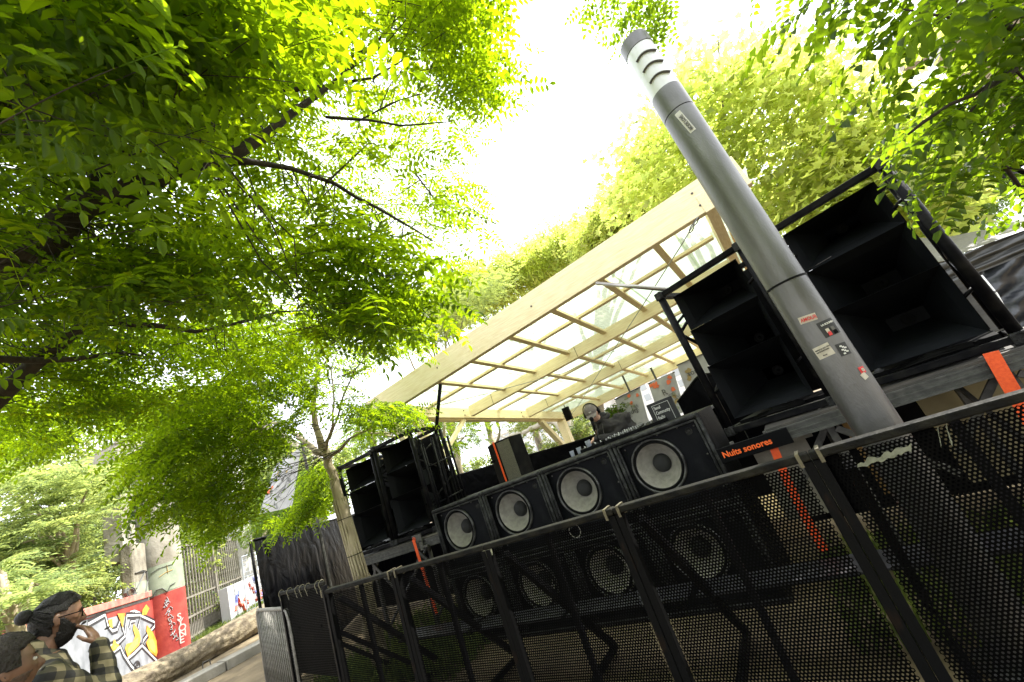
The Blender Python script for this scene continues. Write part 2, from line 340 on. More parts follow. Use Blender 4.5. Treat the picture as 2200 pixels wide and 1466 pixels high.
h2 = copy_tree(hs); put(h2, (-5.22, 4.03, zb), math.radians(4), 'black horn speaker beside the round-coned boxes, inner one of the left pair')
h2.scale = (.97, 1, 1); hl.scale = (1, 1, .98)
# bundle of stacked tubes standing at the right side of the left pair
t = thing('truss_bundle', 'bundle of dark steel tubes leaning at the right side of the left speaker pair', 'steel tubes', (-4.2, 4.3, 1.24))
rr = random.Random(3)
for k in range(9):
    b = MB(); x = -4.38 + rr.uniform(0, .10); y = 4.14 + .06 * k; b.tube([(x, y, 1.26), (x + rr.uniform(-.07, .05), y + rr.uniform(-.05, .08), 2.45 + rr.uniform(-.08, .08))], rr.uniform(.014, .022), 8); b.build('tube', STEEL, t, smooth=True)
for z in (1.55, 2.05): 
    b = MB(); b.tube([(-4.40, 4.10, z), (-4.20, 4.52, z + .05)], .012, 8); b.build('cross_tube', STEEL, t, smooth=True)
# ================================================================== SUBS
def subwoofer():
    t = thing('subwoofer', 'x', 'loudspeaker', (0, 0, 0), 0, 'single cone bass speakers stacked two high'); w, h, d = .848, .744, .80
    b = MB(); b.box(.0, .22, 0, w, d, h); b.box(0, .052, 0, .02, .218, h); b.box(w - .02, .052, 0, w, .218, h); b.box(.021, .052, 0, w - .021, .218, .02); b.box(.021, .052, h - .02, w - .021, .218, h); b.build('cabinet', BLK, t)
    b = MB(); e = .05
    b.box(0, .0, 0, e, .05, h); b.box(w - e, .0, 0, w, .05, h); b.box(e + .001, .0, h - e, w - e - .001, .05, h); b.box(e + .001, .0, 0, w - e - .001, .05, e); b.build('front_frame', BLK, t, bevel=.006)
    for (p, q) in (((.017, 0, .02), (.017, 0, h - .02)), ((w - .017, 0, .02), (w - .017, 0, h - .02)), ((.02, 0, h - .016), (w - .02, 0, h - .016)), ((.02, 0, .016), (w - .02, 0, .016)),
                   ((.05, -.002, .05), (.05, -.002, h - .05)), ((w - .05, -.002, .05), (w - .05, -.002, h - .05)), ((.05, -.002, h - .05), (w - .05, -.002, h - .05)), ((.018, .05, h - .006), (w - .018, .05, h - .006))):
        b = MB(); b.tube([p, q], .017 if p[1] == 0 else .010, 10); b.build('edge_trim', WORN, t, smooth=True)
    for x in (.02, w - .02):
        for z in (.02, h - .02):
            b = MB(); b.ell((x, .0, z), (.026, .022, .026), 12, 8); b.build('corner_cap', WORN, t, smooth=True)
    bx0, bx1, bz0, bz1, hr = .045, w - .045, .045, h - .045, .222; hc = (.325, .43); vs = []; fs = []; nn = 48
    for k in range(nn):
        a = 2 * math.pi * k / nn; ca, sa = math.cos(a), math.sin(a); q = min(((bx1 if ca > 0 else bx0) - hc[0]) / ca if abs(ca) > 1e-6 else 9, ((bz1 if sa > 0 else bz0) - hc[1]) / sa if abs(sa) > 1e-6 else 9)
        vs += [(hc[0] + hr * ca, .051, hc[1] + hr * sa), (hc[0] + q * ca, .051, hc[1] + q * sa), (hc[0] + hr * ca, .065, hc[1] + hr * sa)]
    for k in range(nn): j = (k + 1) % nn; fs += [(3 * k, 3 * k + 1, 3 * j + 1, 3 * j), (3 * k, 3 * j, 3 * j + 2, 3 * k + 2)]
    for (cx_, cz_) in ((bx0, bz0), (bx1, bz0), (bx1, bz1), (bx0, bz1)):      # corner triangles between the radial fan and the rectangle
        a_ = math.atan2(cz_ - hc[1], cx_ - hc[0]) % (2 * math.pi); k = int(a_ / (2 * math.pi / nn)); j = (k + 1) % nn; vs.append((cx_, .051, cz_)); fs.append((3 * k + 1, len(vs) - 1, 3 * j + 1))
    b = MB(); b.add(vs, fs); b.build('baffle', mat('black_baffle', (.006, .0065, .008), .5, c2=(.016, .017, .019), scale=5, ramp=(.55, .8), bump=.1, spec=.06), t)
    c = (.325, .05, .43); n = 48
    b = MB(); b.lathe([(.244, 0), (.244, .018), (.232, .024), (.222, .018), (.222, 0)], c, (0, -1, 0), n, cap=False); b.build('basket_ring', mat('worn_ring_steel', (.03, .03, .03), .35, .6, c2=(.12, .12, .11), scale=12), t, smooth=True)
    b = MB(); b.lathe([(.222, .004), (.214, .016), (.204, .018), (.196, .008)], c, (0, -1, 0), n, cap=False); b.build('surround', RUB, t, smooth=True)
    b = MB(); pr = []
    for k in range(15):
        f = k / 14; r = .197 * (1 - f) + .082 * f; pr.append((r, .010 - .150 * f ** .9 + (.0012 if k % 2 else 0) - .01 * math.sin(f * math.pi)))
    b.lathe(pr, c, (0, -1, 0), n, cap=False); b.build('cone', CONE, t, smooth=True)
    b = MB(); b.lathe([(.086, -.148), (.084, -.128), (.076, -.106), (.058, -.088), (.033, -.078), (.001, -.075)], c, (0, -1, 0), 32); b.build('dust_cap', mat('soft_grey_cap', (.012, .012, .012), .8, c2=(.022, .022, .021), scale=12), t, smooth=True)
    b = MB()
    for k in range(8):
        a = k * math.pi / 4 + .2; b.lathe([(.006, 0), (.006, .006), (.001, .008)], (c[0] + .237 * math.cos(a), .031, c[2] + .237 * math.sin(a)), (0, -1, 0), 8)
    for (x, z) in ((.09, .65), (.09, .12), (.76, .65), (.76, .12), (.43, .68), (.62, .68), (.76, .4)): b.lathe([(.008, 0), (.008, .005), (.001, .007)], (x, .05, z), (0, -1, 0), 8)
    b.build('screw', GALV, t, smooth=True)['kind'] = 'stuff'
    b = MB(); b.lathe([(.032, .0), (.032, .003), (.026, .004), (.026, 0)], (.70, .05, .62), (0, -1, 0), 20); b.lathe([(.012, 0), (.012, .003)], (.70, .05, .62), (0, -1, 0), 12); b.build('port_cap', WORN, t, smooth=True)
    return t
sp = subwoofer(); nth = ['leftmost', 'second from the left', 'third from the left', 'rightmost']
for row in (0, 1):
    for i in range(4):
        s_ = sp if (row == 0 and i == 0) else copy_tree(sp)
        put(s_, (-4.105 + .857 * i, 3.77 + (.004 if row else 0), .752 * row + .003), 0)
        s_['label'] = ('black bass speaker above the barrier rail, %s of its row' if row else 'black bass speaker seen through the mesh, %s of the bottom row') % nth[i]
# ================================================================== BARRIERS
def perf_mesh(w, h, p=.0165):
    dx = p; dy = p * math.sqrt(3) / 2 * 1.0; nx = int(w / dx); ny = int(h / dy); R = p / math.sqrt(3); r = p * .285
    oc = np.array([[R * math.cos(math.radians(60 * k + 30)), R * math.sin(math.radians(60 * k + 30))] for k in range(6)])
    ic = oc / R * r; cell = np.vstack([oc, ic]); fc = np.array([[k, (k + 1) % 6, (k + 1) % 6 + 6, k + 6] for k in range(6)])
    cx = []; cz = []
    for j in range(ny):
        for i in range(nx - (j % 2)): cx.append(dx * (i + .5 + .5 * (j % 2))); cz.append(dy * (j + .6))
    cx = np.array(cx); cz = np.array(cz); N = len(cx)
    vx = (cell[None, :, 0] + cx[:, None]).ravel(); vz = (cell[None, :, 1] + cz[:, None]).ravel()
    co = np.stack([vx, np.zeros_like(vx), vz], 1).astype(np.float32); F = (fc[None] + 12 * np.arange(N)[:, None, None]).reshape(-1, 4)
    return npmesh('perforated_sheet', co, F), nx * dx, ny * dy
def npmesh(name, co, F):
    me = bpy.data.meshes.new(name); k = F.shape[1]; me.vertices.add(len(co)); me.vertices.foreach_set('co', np.ascontiguousarray(co, dtype=np.float32).ravel())
    me.loops.add(F.size); me.loops.foreach_set('vertex_index', np.ascontiguousarray(F, dtype=np.int32).ravel()); me.polygons.add(len(F))
    me.polygons.foreach_set('loop_start', np.arange(0, F.size, k, dtype=np.int32)); me.polygons.foreach_set('loop_total', np.full(len(F), k, dtype=np.int32)); me.update(calc_edges=True); return me
PW = 1.03
pm, pw_, ph_ = perf_mesh(PW - .09, 1.10); pm.materials.append(MESHM)
def barrier():
    t = thing('crowd_barrier', 'x', 'barrier', (0, 0, 0), 0, 'black perforated stage barrier panels'); w = PW
    o = bpy.data.objects.new('perforated_sheet', pm); COL.objects.link(o); o.parent = t; o.location = ((w - pw_) / 2, .012, .07)
    for x in (.022, w - .022):
        b = MB(); b.box(x - .0215, -.008, .012, x + .0215, .040, 1.165); b.build('post', RUST, t, bevel=.004)
    b = MB(); b.box(.001, -.018, 1.168, w - .001, .052, 1.205); b.build('top_rail', RAIL, t, bevel=.008)
    b = MB(); b.box(.045, -.004, .03, w - .045, .036, .068); b.build('bottom_rail', STEEL, t, bevel=.004)
    b = MB(); b.box(w * .5 - .018, .014, .07, w * .5 + .018, .045, 1.166); b.build('centre_post', STEEL, t, bevel=.004)
    for x in (.12,):
        b = MB(); b.bar((x, .05, 1.10), (x, .98, .05), .045, .045); b.build('rear_strut', STEEL, t, bevel=.004)
        b = MB(); b.bar((x, .05, .045), (x, 1.0, .035), .045, .04); b.build('base_rail', STEEL, t, bevel=.004)
    b = MB(); b.box(.03, .60, .44, w - .03, .86, .455); b.build('step_plate', mat('dark_step_plate', (.02, .02, .022), .4, .4, c2=(.05, .05, .055), scale=10), t, bevel=.003)
    b = MB(); b.box(.02, -.75, .002, w - .02, -.02, .012); b.build('floor_plate', mat('scuffed_floor_plate', (.02, .02, .02), .5, .3, c2=(.05, .045, .04), scale=8), t, bevel=.002)
    return t
bp = barrier(); XB = [-4.19, -3.159, -2.128, -1.097, -.066, .965]
bl = ['below the leftmost pale cone and slender trunk', 'with the pale torn sticker near its top left corner', 'with the round scratched mark under its rail', 'between the two darkest twin posts in mid picture', 'with torn white sticker scraps below the lamp column', 'at the right edge of the photo']
for i, x in enumerate(XB):
    o = bp if i == 0 else copy_tree(bp); put(o, (x, 2.33 + .003 * (i % 2), 0), 0, 'black perforated metal barrier panel ' + bl[i])
# angled end panel at the left
E1 = V(-5.45, 2.52, 0); E0 = V(-4.215, 2.335, 0); dv = nrm(E1 - E0); L = np.linalg.norm(E1 - E0)
t = thing('crowd_barrier', 'scratched black perforated end panel with wire ties, angled beside the grey barrier', 'barrier', E1, math.atan2(-dv[1], -dv[0]), 'black perforated stage barrier panels')
pm2, w2, h2_ = perf_mesh(L - .09, 1.18, .017); pm2.materials.append(MESHM); o = bpy.data.objects.new('perforated_sheet', pm2); COL.objects.link(o); o.parent = t; o.location = (.045, .0, .06)
b = MB(); b.box(0, -.02, 1.245, L, .02, 1.28); b.build('top_rail', RAIL, t, local=True, bevel=.006)
for x in (.02, L - .02): b = MB(); b.box(x - .02, -.015, 0, x + .02, .03, 1.243); b.build('post', STEEL, t, local=True, bevel=.004)
b = MB(); b.box(.042, .005, .25, L - .042, .03, .28); b.build('middle_rail', STEEL, t, local=True)
b = MB(); b.box(.1, .04, .45, L - .06, .05, 1.22); b.build('backing_sheet', mat('scratched_black_sheet', (.01, .01, .01), .5, c2=(.09, .085, .07), scale=7, ramp=(.58, .8), detail=9), t, local=True)
for x in (.03, .3, .55, .68, .84, 1.1, 1.2):
    b = MB(); b.tube([(x + .02 * math.sin(a_), .028 * math.cos(a_), 1.262 + (.028 if math.sin(a_ * 1) > -2 else 0) * math.sin(a_ + 1.57 * 0) * 1.3) for a_ in [k * math.pi / 5 for k in range(11)]], .003, 5); b.tube([(x, -.026, 1.26), (x + .03, -.024, 1.19)], .0025, 5); b.build('wire_tie', mat('pale_wire', (.2, .185, .12), .5), t, local=True)
for x in (.3, .9): b = MB(); b.bar((x, .04, .9), (x + .05, .9, .05), .04, .04); b.build('rear_strut', STEEL, t, local=True)
# tape ties round the rail where two panels meet
TAPE = mat('beige_tape', (.11, .095, .05), .7, c2=(.06, .05, .03), scale=30)
for i, (x, n_) in enumerate(((XB[1], 2), (XB[3], 2), (XB[4], 2), (XB[0], 1))):
    where = ['joining rails above the torn pale sticker', 'joining rails in the middle of the photo', 'joining rails under the black sign with orange words', 'joining rails at the angled end panel'][i]
    t = thing('tape_tie', 'beige tape ties ' + where, 'tape', (x, 2.33, 1.2), 0, 'beige ties round the barrier rail')
    for k in range(n_):
        xx = x - .05 + .085 * k + .004; b = MB()
        lp = [(xx, 2.307, 1.15), (xx, 2.305, 1.211), (xx + .004, 2.385, 1.213), (xx + .006, 2.388, 1.15)]
        for p, q in zip(lp[:-1], lp[1:]): b.bar(p, q, .016, .003, up=np.cross(nrm(np.array(q) - np.array(p)), (1, 0, 0)))
        b.build('loop', TAPE, t)
# stickers on the mesh
def patch(poly, m, name, label, cat, grp=None, Y=2.328):
    b = MB(); b.prism([W(px, py, Y) for px, py in poly], (0, -.001, 0)); return tag(b.build(name, m, origin=W(*poly[0], Y)), label, cat, grp)
STK = mat('weathered_sticker', (.30, .31, .20), .7, c2=(.05, .05, .04), scale=26, ramp=(.45, .6))
patch([(1034, 1174), (1054, 1166), (1059, 1192), (1045, 1202), (1038, 1190)], STK, 'sticker', 'torn pale green sticker on the mesh below the second pale cone', 'sticker')
b = MB(); c = W(1235, 1141, 2.335); b.lathe([(.036, 0), (.037, .001), (.040, .001), (.041, 0)], c, (0, -1, 0), 28, cap=False); b.f = [f for k, f in enumerate(b.f) if (k * 7) % 11 > 2]; b.m = [0] * len(b.f)
tag(b.build('sticker_residue', mat('sticker_glue', (.09, .09, .075), .8), origin=c), 'round ring of sticker glue on the mesh below the third pale cone', 'sticker')
def ragged(px0, py0, px1, py1, h, seed, n=16):
    r_ = random.Random(seed); up = []; lo = []
    for k in range(n + 1):
        f = k / n; x = px0 + (px1 - px0) * f; y = py0 + (py1 - py0) * f; up.append((x, y - h * r_.uniform(.2, 1.0))); lo.append((x, y + h * r_.uniform(.0, .45)))
    return up + lo[::-1]
SW = mat('torn_white_paper', (.17, .175, .125), .8, c2=(.10, .105, .07), scale=40)
patch(ragged(1842, 1004, 1958, 966, 16, 4), SW, 'sticker', 'ragged strip of torn white sticker on the mesh below the lamp column', 'sticker')
for k, pl in enumerate((ragged(2014, 920, 2022, 962, 9, 5, 6), ragged(2032, 915, 2046, 958, 12, 6, 6))): patch([(x, y) for x, y in pl], SW, 'sticker', ['thin upright scrap of torn sticker right of the lamp column', 'wider upright scrap of torn sticker right of the lamp column'][k], 'sticker')
# ================================================================== GREY CROWD BARRIER
A0 = V(-6.98, 2.90, 0); A1 = V(-5.30, 2.50, 0); dv = nrm(A1 - A0); L = np.linalg.norm(A1 - A0)
t = thing('pedestrian_barrier', 'grey steel crowd barrier with upright bars and rounded top corner', 'barrier', A0, math.atan2(dv[1], dv[0]))
GB_ = mat('dusty_grey_steel', (.13, .125, .11), .6, c2=(.22, .21, .19), scale=20, bump=.2); fr = [(0, 0, .12), (0, 0, 1.0), (.02, 0, 1.06), (.09, 0, 1.1), (L - .17, 0, 1.1), (L - .07, 0, 1.07), (L - .015, 0, .99), (L, 0, .88), (L, 0, .12)]
b = MB(); b.tube(fr, .021, 10); b.build('outer_tube', GB_, t, smooth=True, local=True)
b = MB(); b.tube([(0, 0, .2), (L, 0, .2)], .018, 8); b.build('lower_tube', GB_, t, smooth=True, local=True)
nb = 17; o0 = None
for k in range(nb):
    x = .07 + (L - .17) * k / (nb - 1)
    if o0 is None: b = MB(); b.tube([(0, 0, .21), (0, 0, 1.083)], .009, 6); o0 = b.build('bar', GB_, t, smooth=True, local=True); o0.location = (x, 0, 0)
    else: share(o0, (x, 0, 0))
for x in (.25, L - .25): b = MB(); b.box(x - .02, -.3, 0, x + .02, .3, .03); b.bar((x, 0, .03), (x, 0, .2), .03, .03); b.build('foot', GALV, t, local=True)
# ================================================================== BLACK FILM FENCES
def film_fence(name, pts, ztops, label, posts=True):
    t = thing(name, label, 'fence', (pts[0][0], pts[0][1], 0), 0, 'black film screens round the stage'); P_ = [np.array([p[0], p[1], 0.]) for p in pts]; seg = [np.linalg.norm(b_ - a_) for a_, b_ in zip(P_[:-1], P_[1:])]; Lt = sum(seg); r_ = random.Random(len(label)); ph = [r_.uniform(0, 6) for _ in range(8)]
    def pos(s_):
        for k, l in enumerate(seg):
            if s_ <= l or k == len(seg) - 1: f = s_ / l; return P_[k] * (1 - f) + P_[k + 1] * f, nrm(P_[k + 1] - P_[k]), ztops[k] * (1 - f) + ztops[k + 1] * f
            s_ -= l
    def fn(u, v):
        p, d, zt = pos(u * Lt); s_ = u * Lt; n_ = V(d[1], -d[0], 0)
        w = .10 * (.03 * math.sin(s_ * 6 + v * 3 + ph[0]) + .022 * math.sin(s_ * 17 + v * 8 + ph[1] + 2 * math.sin(v * 5 + s_)) + .014 * math.sin(s_ * 31 - v * 15 + ph[2] + 2 * math.sin(v * 9 + s_ * 3)) + .01 * math.sin(v * 37 + s_ * 9 + ph[3] + 2 * math.sin(s_ * 12)))
        return p + n_ * (w * (.25 + .75 * math.sin(math.pi * min(1, v * .96 + .02)))) + V(0, 0, .02 + v * (zt - .02) + (.008 * math.sin(s_ * 5) if v == 1 else 0))
    b = MB(); b.grid(fn, int(Lt * 26), 40); b.build('film', FILM, t, smooth=True)
    b = MB(); top = [pos(k * Lt / 12) for k in range(13)]; b.tube([p + V(0, 0, z) for p, d, z in top], .02, 8); b.build('top_tube', STEEL, t, smooth=True)
    for k in range(int(Lt / 1.6) + 1):
        p, d, z = pos(min(Lt, k * Lt / max(1, int(Lt / 1.6)))); n_ = V(d[1], -d[0], 0); b = MB(); b.tube([p - n_ * .05, p - n_ * .05 + V(0, 0, z)], .02, 8); b.build('post', STEEL, t, smooth=True)
    return t
film_fence('film_fence', [(-6.8, 2.92), (-9.6, 6.25), (-10.2, 7.0)], [1.99, 2.0, 2.0], 'tall black plastic film screen left of the stage, behind the slender tree trunk')
film_fence('film_fence', [(-8.3, 8.1), (-7.75, 8.0), (-3.9, 8.0), (-3.2, 8.0)], [2.04, 2.01, 1.68, 1.66], 'crumpled black plastic film screen at the back under the wooden roof')
film_fence('film_fence', [(-1.35, 6.4), (-.9, 6.3), (-.4, 6.3)], [1.66, 1.9, 1.75], 'black plastic film draped right of the person, below the hanging banners')
film_fence('film_fence', [(-8.8, 5.75), (-7.0, 5.6), (-3.3, 5.5)], [1.24, 1.24, 1.24], 'low black plastic film screen behind the legs of the left deck')
film_fence('film_fence', [(-.6, 5.4), (1.0, 5.3), (3.6, 5.0)], [1.15, 1.15, 1.15], 'low black plastic film screen behind the legs of the right deck')
# ================================================================== WOODEN ROOF
RA = -ray(-475, 1716); RA = nrm(RA); RB = nrm(ray(1735, 905)); RN = nrm(np.cross(RA, RB)); RP = W(807, 907, 4.4)
R = lambda a, b_, n=0.0: RP + RA * a + RB * b_ + RN * n
roof = thing('wooden_canopy', 'pale timber canopy with corrugated clear sheets over the person at the mixer', 'canopy', (RP[0], RP[1], 0))
def rbeam(name, p, q, w, h, m, parent=roof, bev=.004):
    b = MB(); b.bar(p, q, w, h, up=RN); return b.build(name, m, parent, bevel=bev)
LA = 6.15; BH = .25; FH = .235
rbeam('front_beam', R(-.13, 0, .20), R(LA, 0, .20), .08, .40, PINE)
for bb, h, a0 in ((2.12, .22, .28), (4.24, .22, .28), (6.6, .24, -.1)):
    rbeam('roof_beam', R(a0, bb, h / 2 - .0), R(5.66, bb, h / 2), .09, h, PINE)
rbeam('end_beam', R(.03, .05, .11), R(.03, 6.75, .11), .10, .22, PINE2)
rbeam('end_beam', R(.17, .05, .112), R(.17, 6.55, .112), .06, .21, PINE2)
rbeam('end_beam', R(5.72, -.05, .10), R(5.72, 6.75, .10), .11, .235, PINE2)
for bb in (.53, 1.06, 1.6, 2.65, 3.2, 3.75, 4.8, 5.4, 6.0):
    if bb in (1.06, 3.2, 5.4): rbeam('batten', R(.22, bb, .205), R(5.64, bb, .195), .08, .045, PINE)
for (b0, b1) in ((.05, 2.07), (2.17, 4.19), (4.29, 6.55)):
    for a_ in (1.24, 1.99, 2.75, 3.51, 4.28, 5.05): rbeam('joist', R(a_, b0, .165), R(a_, b1, .165), .085, .05, PINE2)
rbeam('ply_panel', R(5.95, .06, .12), R(5.95, 3.2, .12), .26, .02, PLY)
for bb in (2.12, 4.24):
    for a_ in (.9, 2.9, 4.6):
        b = MB(); c = R(a_, bb - .0465, .11); b.obox(c, RA * .004, RB * .002, RN * .11); b.build('beam_seam', mat('dark_joint', (.12, .08, .04), .8), roof)
BOLT = mat('bolt_steel', (.10, .09, .08), .5, .5)
for (a_, b__, n__) in ((-.05, -.042, .08), (-.05, -.042, .3), (1.6, -.042, .2), (3.4, -.042, .2), (5.66, -.042, .10), (5.66, -.042, .28), (5.78, -.042, .2)):
    b = MB(); b.lathe([(.013, 0), (.013, .006), (.005, .009)], R(a_, b__ + .001, n__), -RB, 8); b.build('bolt', BOLT, roof)
for b__ in (.35, 2.0, 2.3, 4.1, 4.4, 6.2):
    for n__ in (.06, .16): b = MB(); b.lathe([(.014, 0), (.014, .008), (.005, .011)], R(.205, b__, n__), RA, 8); b.build('bolt', BOLT, roof)
# corrugated sheets
def poly_mat():
    m = bpy.data.materials.new('corrugated_polycarbonate'); m.use_nodes = True; t = m.node_tree; t.nodes.clear()
    o = t.nodes.new('ShaderNodeOutputMaterial'); tr = t.nodes.new('ShaderNodeBsdfTransparent'); tr.inputs['Color'].default_value = (.38, .44, .34, 1)
    tl = t.nodes.new('ShaderNodeBsdfTranslucent'); tl.inputs['Color'].default_value = (.52, .56, .40, 1); g = t.nodes.new('ShaderNodeBsdfGlossy'); g.inputs['Roughness'].default_value = .15; g.inputs['Color'].default_value = (.9, .95, .9, 1)
    a = t.nodes.new('ShaderNodeMixShader'); a.inputs[0].default_value = .52; t.links.new(tr.outputs[0], a.inputs[1]); t.links.new(tl.outputs[0], a.inputs[2])
    b = t.nodes.new('ShaderNodeMixShader'); b.inputs[0].default_value = .05; t.links.new(a.outputs[0], b.inputs[1]); t.links.new(g.outputs[0], b.inputs[2])
    t.links.new(b.outputs[0], o.inputs['Surface']); return m
PC = poly_mat()
for k in range(7):
    a0 = -.12 + k * .9; b = MB()
    # corrugations run front to back; wave across a
    b.grid(lambda u, v: R(a0 + u * .93, +.06 + v * 6.85, FH + .012 + .008 * math.cos(u * .93 / .0775 * 2 * math.pi) + (.004 if k % 2 else 0)), 96, 6)
    b.build('corrugated_sheet', PC, roof, smooth=True)
# posts & braces
def post(name, p, q, w, d): b = MB(); b.bar(p, q, w, d, up=(0, 1, 0)); return b.build(name, PINE2, roof, bevel=.004)
q1 = R(.10, .80, 0); post('post', (q1[0], q1[1], q1[2] - .005), W(990, 1092, 5.35), .15, .12)
post('post', R(.05, .25, 0) + V(.02, 0, -.005), W(960, 1060, 5.0), .12, .12)
post('brace', R(.10, 2.05, -.004), W(948, 985, 5.45), .11, .07)
q2 = R(.08, 6.2, 0); post('post', (q2[0], q2[1], q2[2] - .005), (q2[0], q2[1], 0.02), .22, .2)
post('brace', R(.08, 5.05, -.005), (q2[0] - .02, q2[1] - .12, q2[2] - 1.0), .14, .12)
q3 = R(5.72, 6.5, 0); post('post', (q3[0], q3[1], q3[2] - .005), (q3[0], q3[1], 0.02), .2, .2)
q4 = R(5.72, .25, 0); post('post', (q4[0] + .35, q4[1] + .5, q4[2] - .06), (q4[0] + .35, q4[1] + .5, 0.02), .12, .12)
b = MB(); b.tube([W(946, 826, 4.43), W(933, 968, 4.78), (-4.55, 4.95, .02)], .028, 10); tag(b.build('steel_prop', STEEL, smooth=True, origin=(-4.55, 4.95, .02)), 'straight black steel prop under the left end of the front roof beam', 'steel pole')
b = MB(); b.tube([W(1282, 609, 4.39), W(1442, 623, 4.08)], .022, 10); tag(b.build('stay_tube', mat('bare_steel_tube', (.3, .28, .26), .35, .8), smooth=True, origin=W(1282, 609, 4.39)), 'thin steel stay tube from the front roof beam to the speaker frame', 'steel tube')
CAB = mat('wire_rope', (.3, .3, .28), .4, .7)
t = thing('wire_rope', 'thin wire rope crossing under the roof from its left corner', 'wire', W(836, 893, 4.42))
b = MB(); b.tube([W(815, 893, 4.36), W(862, 891, 4.45), W(1034, 849, 5.3), W(1210, 802, 6.4), W(1320, 755, 7.2)], .006, 6); b.build('rope', CAB, t, smooth=True)
b = MB(); b.tube([W(835, 894, 4.38), W(862, 889, 4.44)], .013, 8); b.build('turnbuckle', CAB, t, smooth=True)
t = thing('wire_rope', 'thin wire rope with hook running down from the right end of the front beam', 'wire', W(1497, 470, 4.4))
b = MB(); b.tube([W(1499, 468, 4.39), W(1462, 530, 4.7), W(1385, 650, 5.6), W(1300, 780, 7.3), W(1245, 868, 9.2), W(1226, 893, 9.9)], .006, 6); b.build('rope', CAB, t, smooth=True)
for (p, q) in (((1499, 470), (1492, 482)), ((1490, 482), (1482, 500))):
    b = MB(); P0, P1 = W(*p, 4.41), W(*q, 4.46); c = (P0 + P1) / 2; u = nrm(P1 - P0); s_ = nrm(np.cross(u, (0, 1, 0))); b.tube([c + u * .05 * math.cos(a_) + s_ * .016 * math.sin(a_) for a_ in [k * math.pi / 8 for k in range(17)]], .006, 6); b.build('link', GALV, t, smooth=True)
c = W(1219, 889, 9.6); b = MB(); b.obox(c, (.09, 0, 0), (0, .05, 0), (0, 0, .17)); b.obox(c + V(0, -.052, .06), (.05, 0, 0), (0, .006, 0), (0, 0, .03)); b.obox(c + V(0, 0, .2), (.01, 0, 0), (0, .01, 0), (0, 0, .04)); tag(b.build('junction_box', BLK, origin=c, bevel=.01), 'small dark box hanging at the right end of the rear roof beam', 'box')
# ================================================================== LAMP COLUMN
LY = 2.9; LR = .108; xb = W(1882, 913, LY)[0]; xt = W(1364, 97, LY)[0]; ztop = W(1364, 90, LY)[2]
lamp = thing('lamp_column', 'thick grey light column with a glazed head and stickers, rising in front of the speakers', 'street lamp', (xb, LY, 0))
zb0_ = W(1882, 913, LY)[2]
def lc(z): f = (z - zb0_) / (ztop - zb0_); return V(xb + (xt - xb) * f, LY, z)
LAX = nrm(lc(ztop) - lc(0))
GREY = mat('grey_metallic_coating', (.09, .089, .086), .40, .7, c2=(.17, .168, .163), scale=6, bump=.12, bscale=160, detail=10, stretch=(1, 1, .35), ramp=(.3, .75))
def seg(name, z0, z1, r, m, r2=None): b = MB(); L_ = (z1 - z0); b.lathe([(r, 0), (r2 or r, L_)], lc(z0), LAX, 48); o = b.build(name, m, lamp, smooth=False); 
SZ = [W(1465, 245, LY)[2], W(1432, 205, LY)[2], W(1372, 118, LY)[2]]
def lat(name, prof, m, z0=0):
    b = MB(); b.lathe(prof, lc(z0), LAX, 48); o = b.build(name, m, lamp, smooth=True); e = o.modifiers.new('e', 'EDGE_SPLIT'); e.split_angle = .6; return o
lat('shaft', [(LR, 0), (LR, SZ[0] - .006), (LR - .006, SZ[0] - .006), (LR - .006, SZ[0])], GREY)
lat('upper_collar', [(LR - .006, 0), (LR, .001), (LR, SZ[1] - SZ[0])], GREY, SZ[0] + .001)
lat('top_cap', [(LR, 0), (LR, ztop - SZ[2] - .01), (LR - .012, ztop - SZ[2]), (.01, ztop - SZ[2] + .004)], GREY, SZ[2])
gl = mat('opal_lamp_glass', (.62, .64, .65), .15, spec=.6)
lat('lamp_glass', [(LR - .004, 0), (LR - .004, SZ[2] - SZ[1] - .004)], gl, SZ[1] + .002)
for k in range(3):      # grey reflector fins standing just proud of the glass, on the right-hand side
    z = SZ[1] + (SZ[2] - SZ[1]) * (.22 + .25 * k); b = MB(); cz_ = lc(z); ring_ = [cz_ + V(math.cos(a_), math.sin(a_), 0) * (LR - .001) + LAX * (.012 * math.sin(3 * a_)) for a_ in np.linspace(-2.1, -.7, 12)]
    b.tube(ring_, .016, 6, fl=.25); b.build('louvre', mat('louvre_grey', (.12, .12, .125), .5), lamp, smooth=True)
lat('base_flange', [(LR + .07, .0), (LR + .07, .02), (LR + .002, .02)], GREY, .0)
zt_ = W(1690, 612, LY)[2]; lat('cable_tie', [(LR + .001, 0), (LR + .004, .0), (LR + .004, .012), (LR + .001, .012)], RUB, zt_)
b = MB(); p0 = lc(zt_) + V(.1, -.12, .005); b.tube([p0, p0 + V(.05, -.02, .0), p0 + V(.13, -.01, .01)], .003, 5); b.build('tie_tail', RUB, lamp)
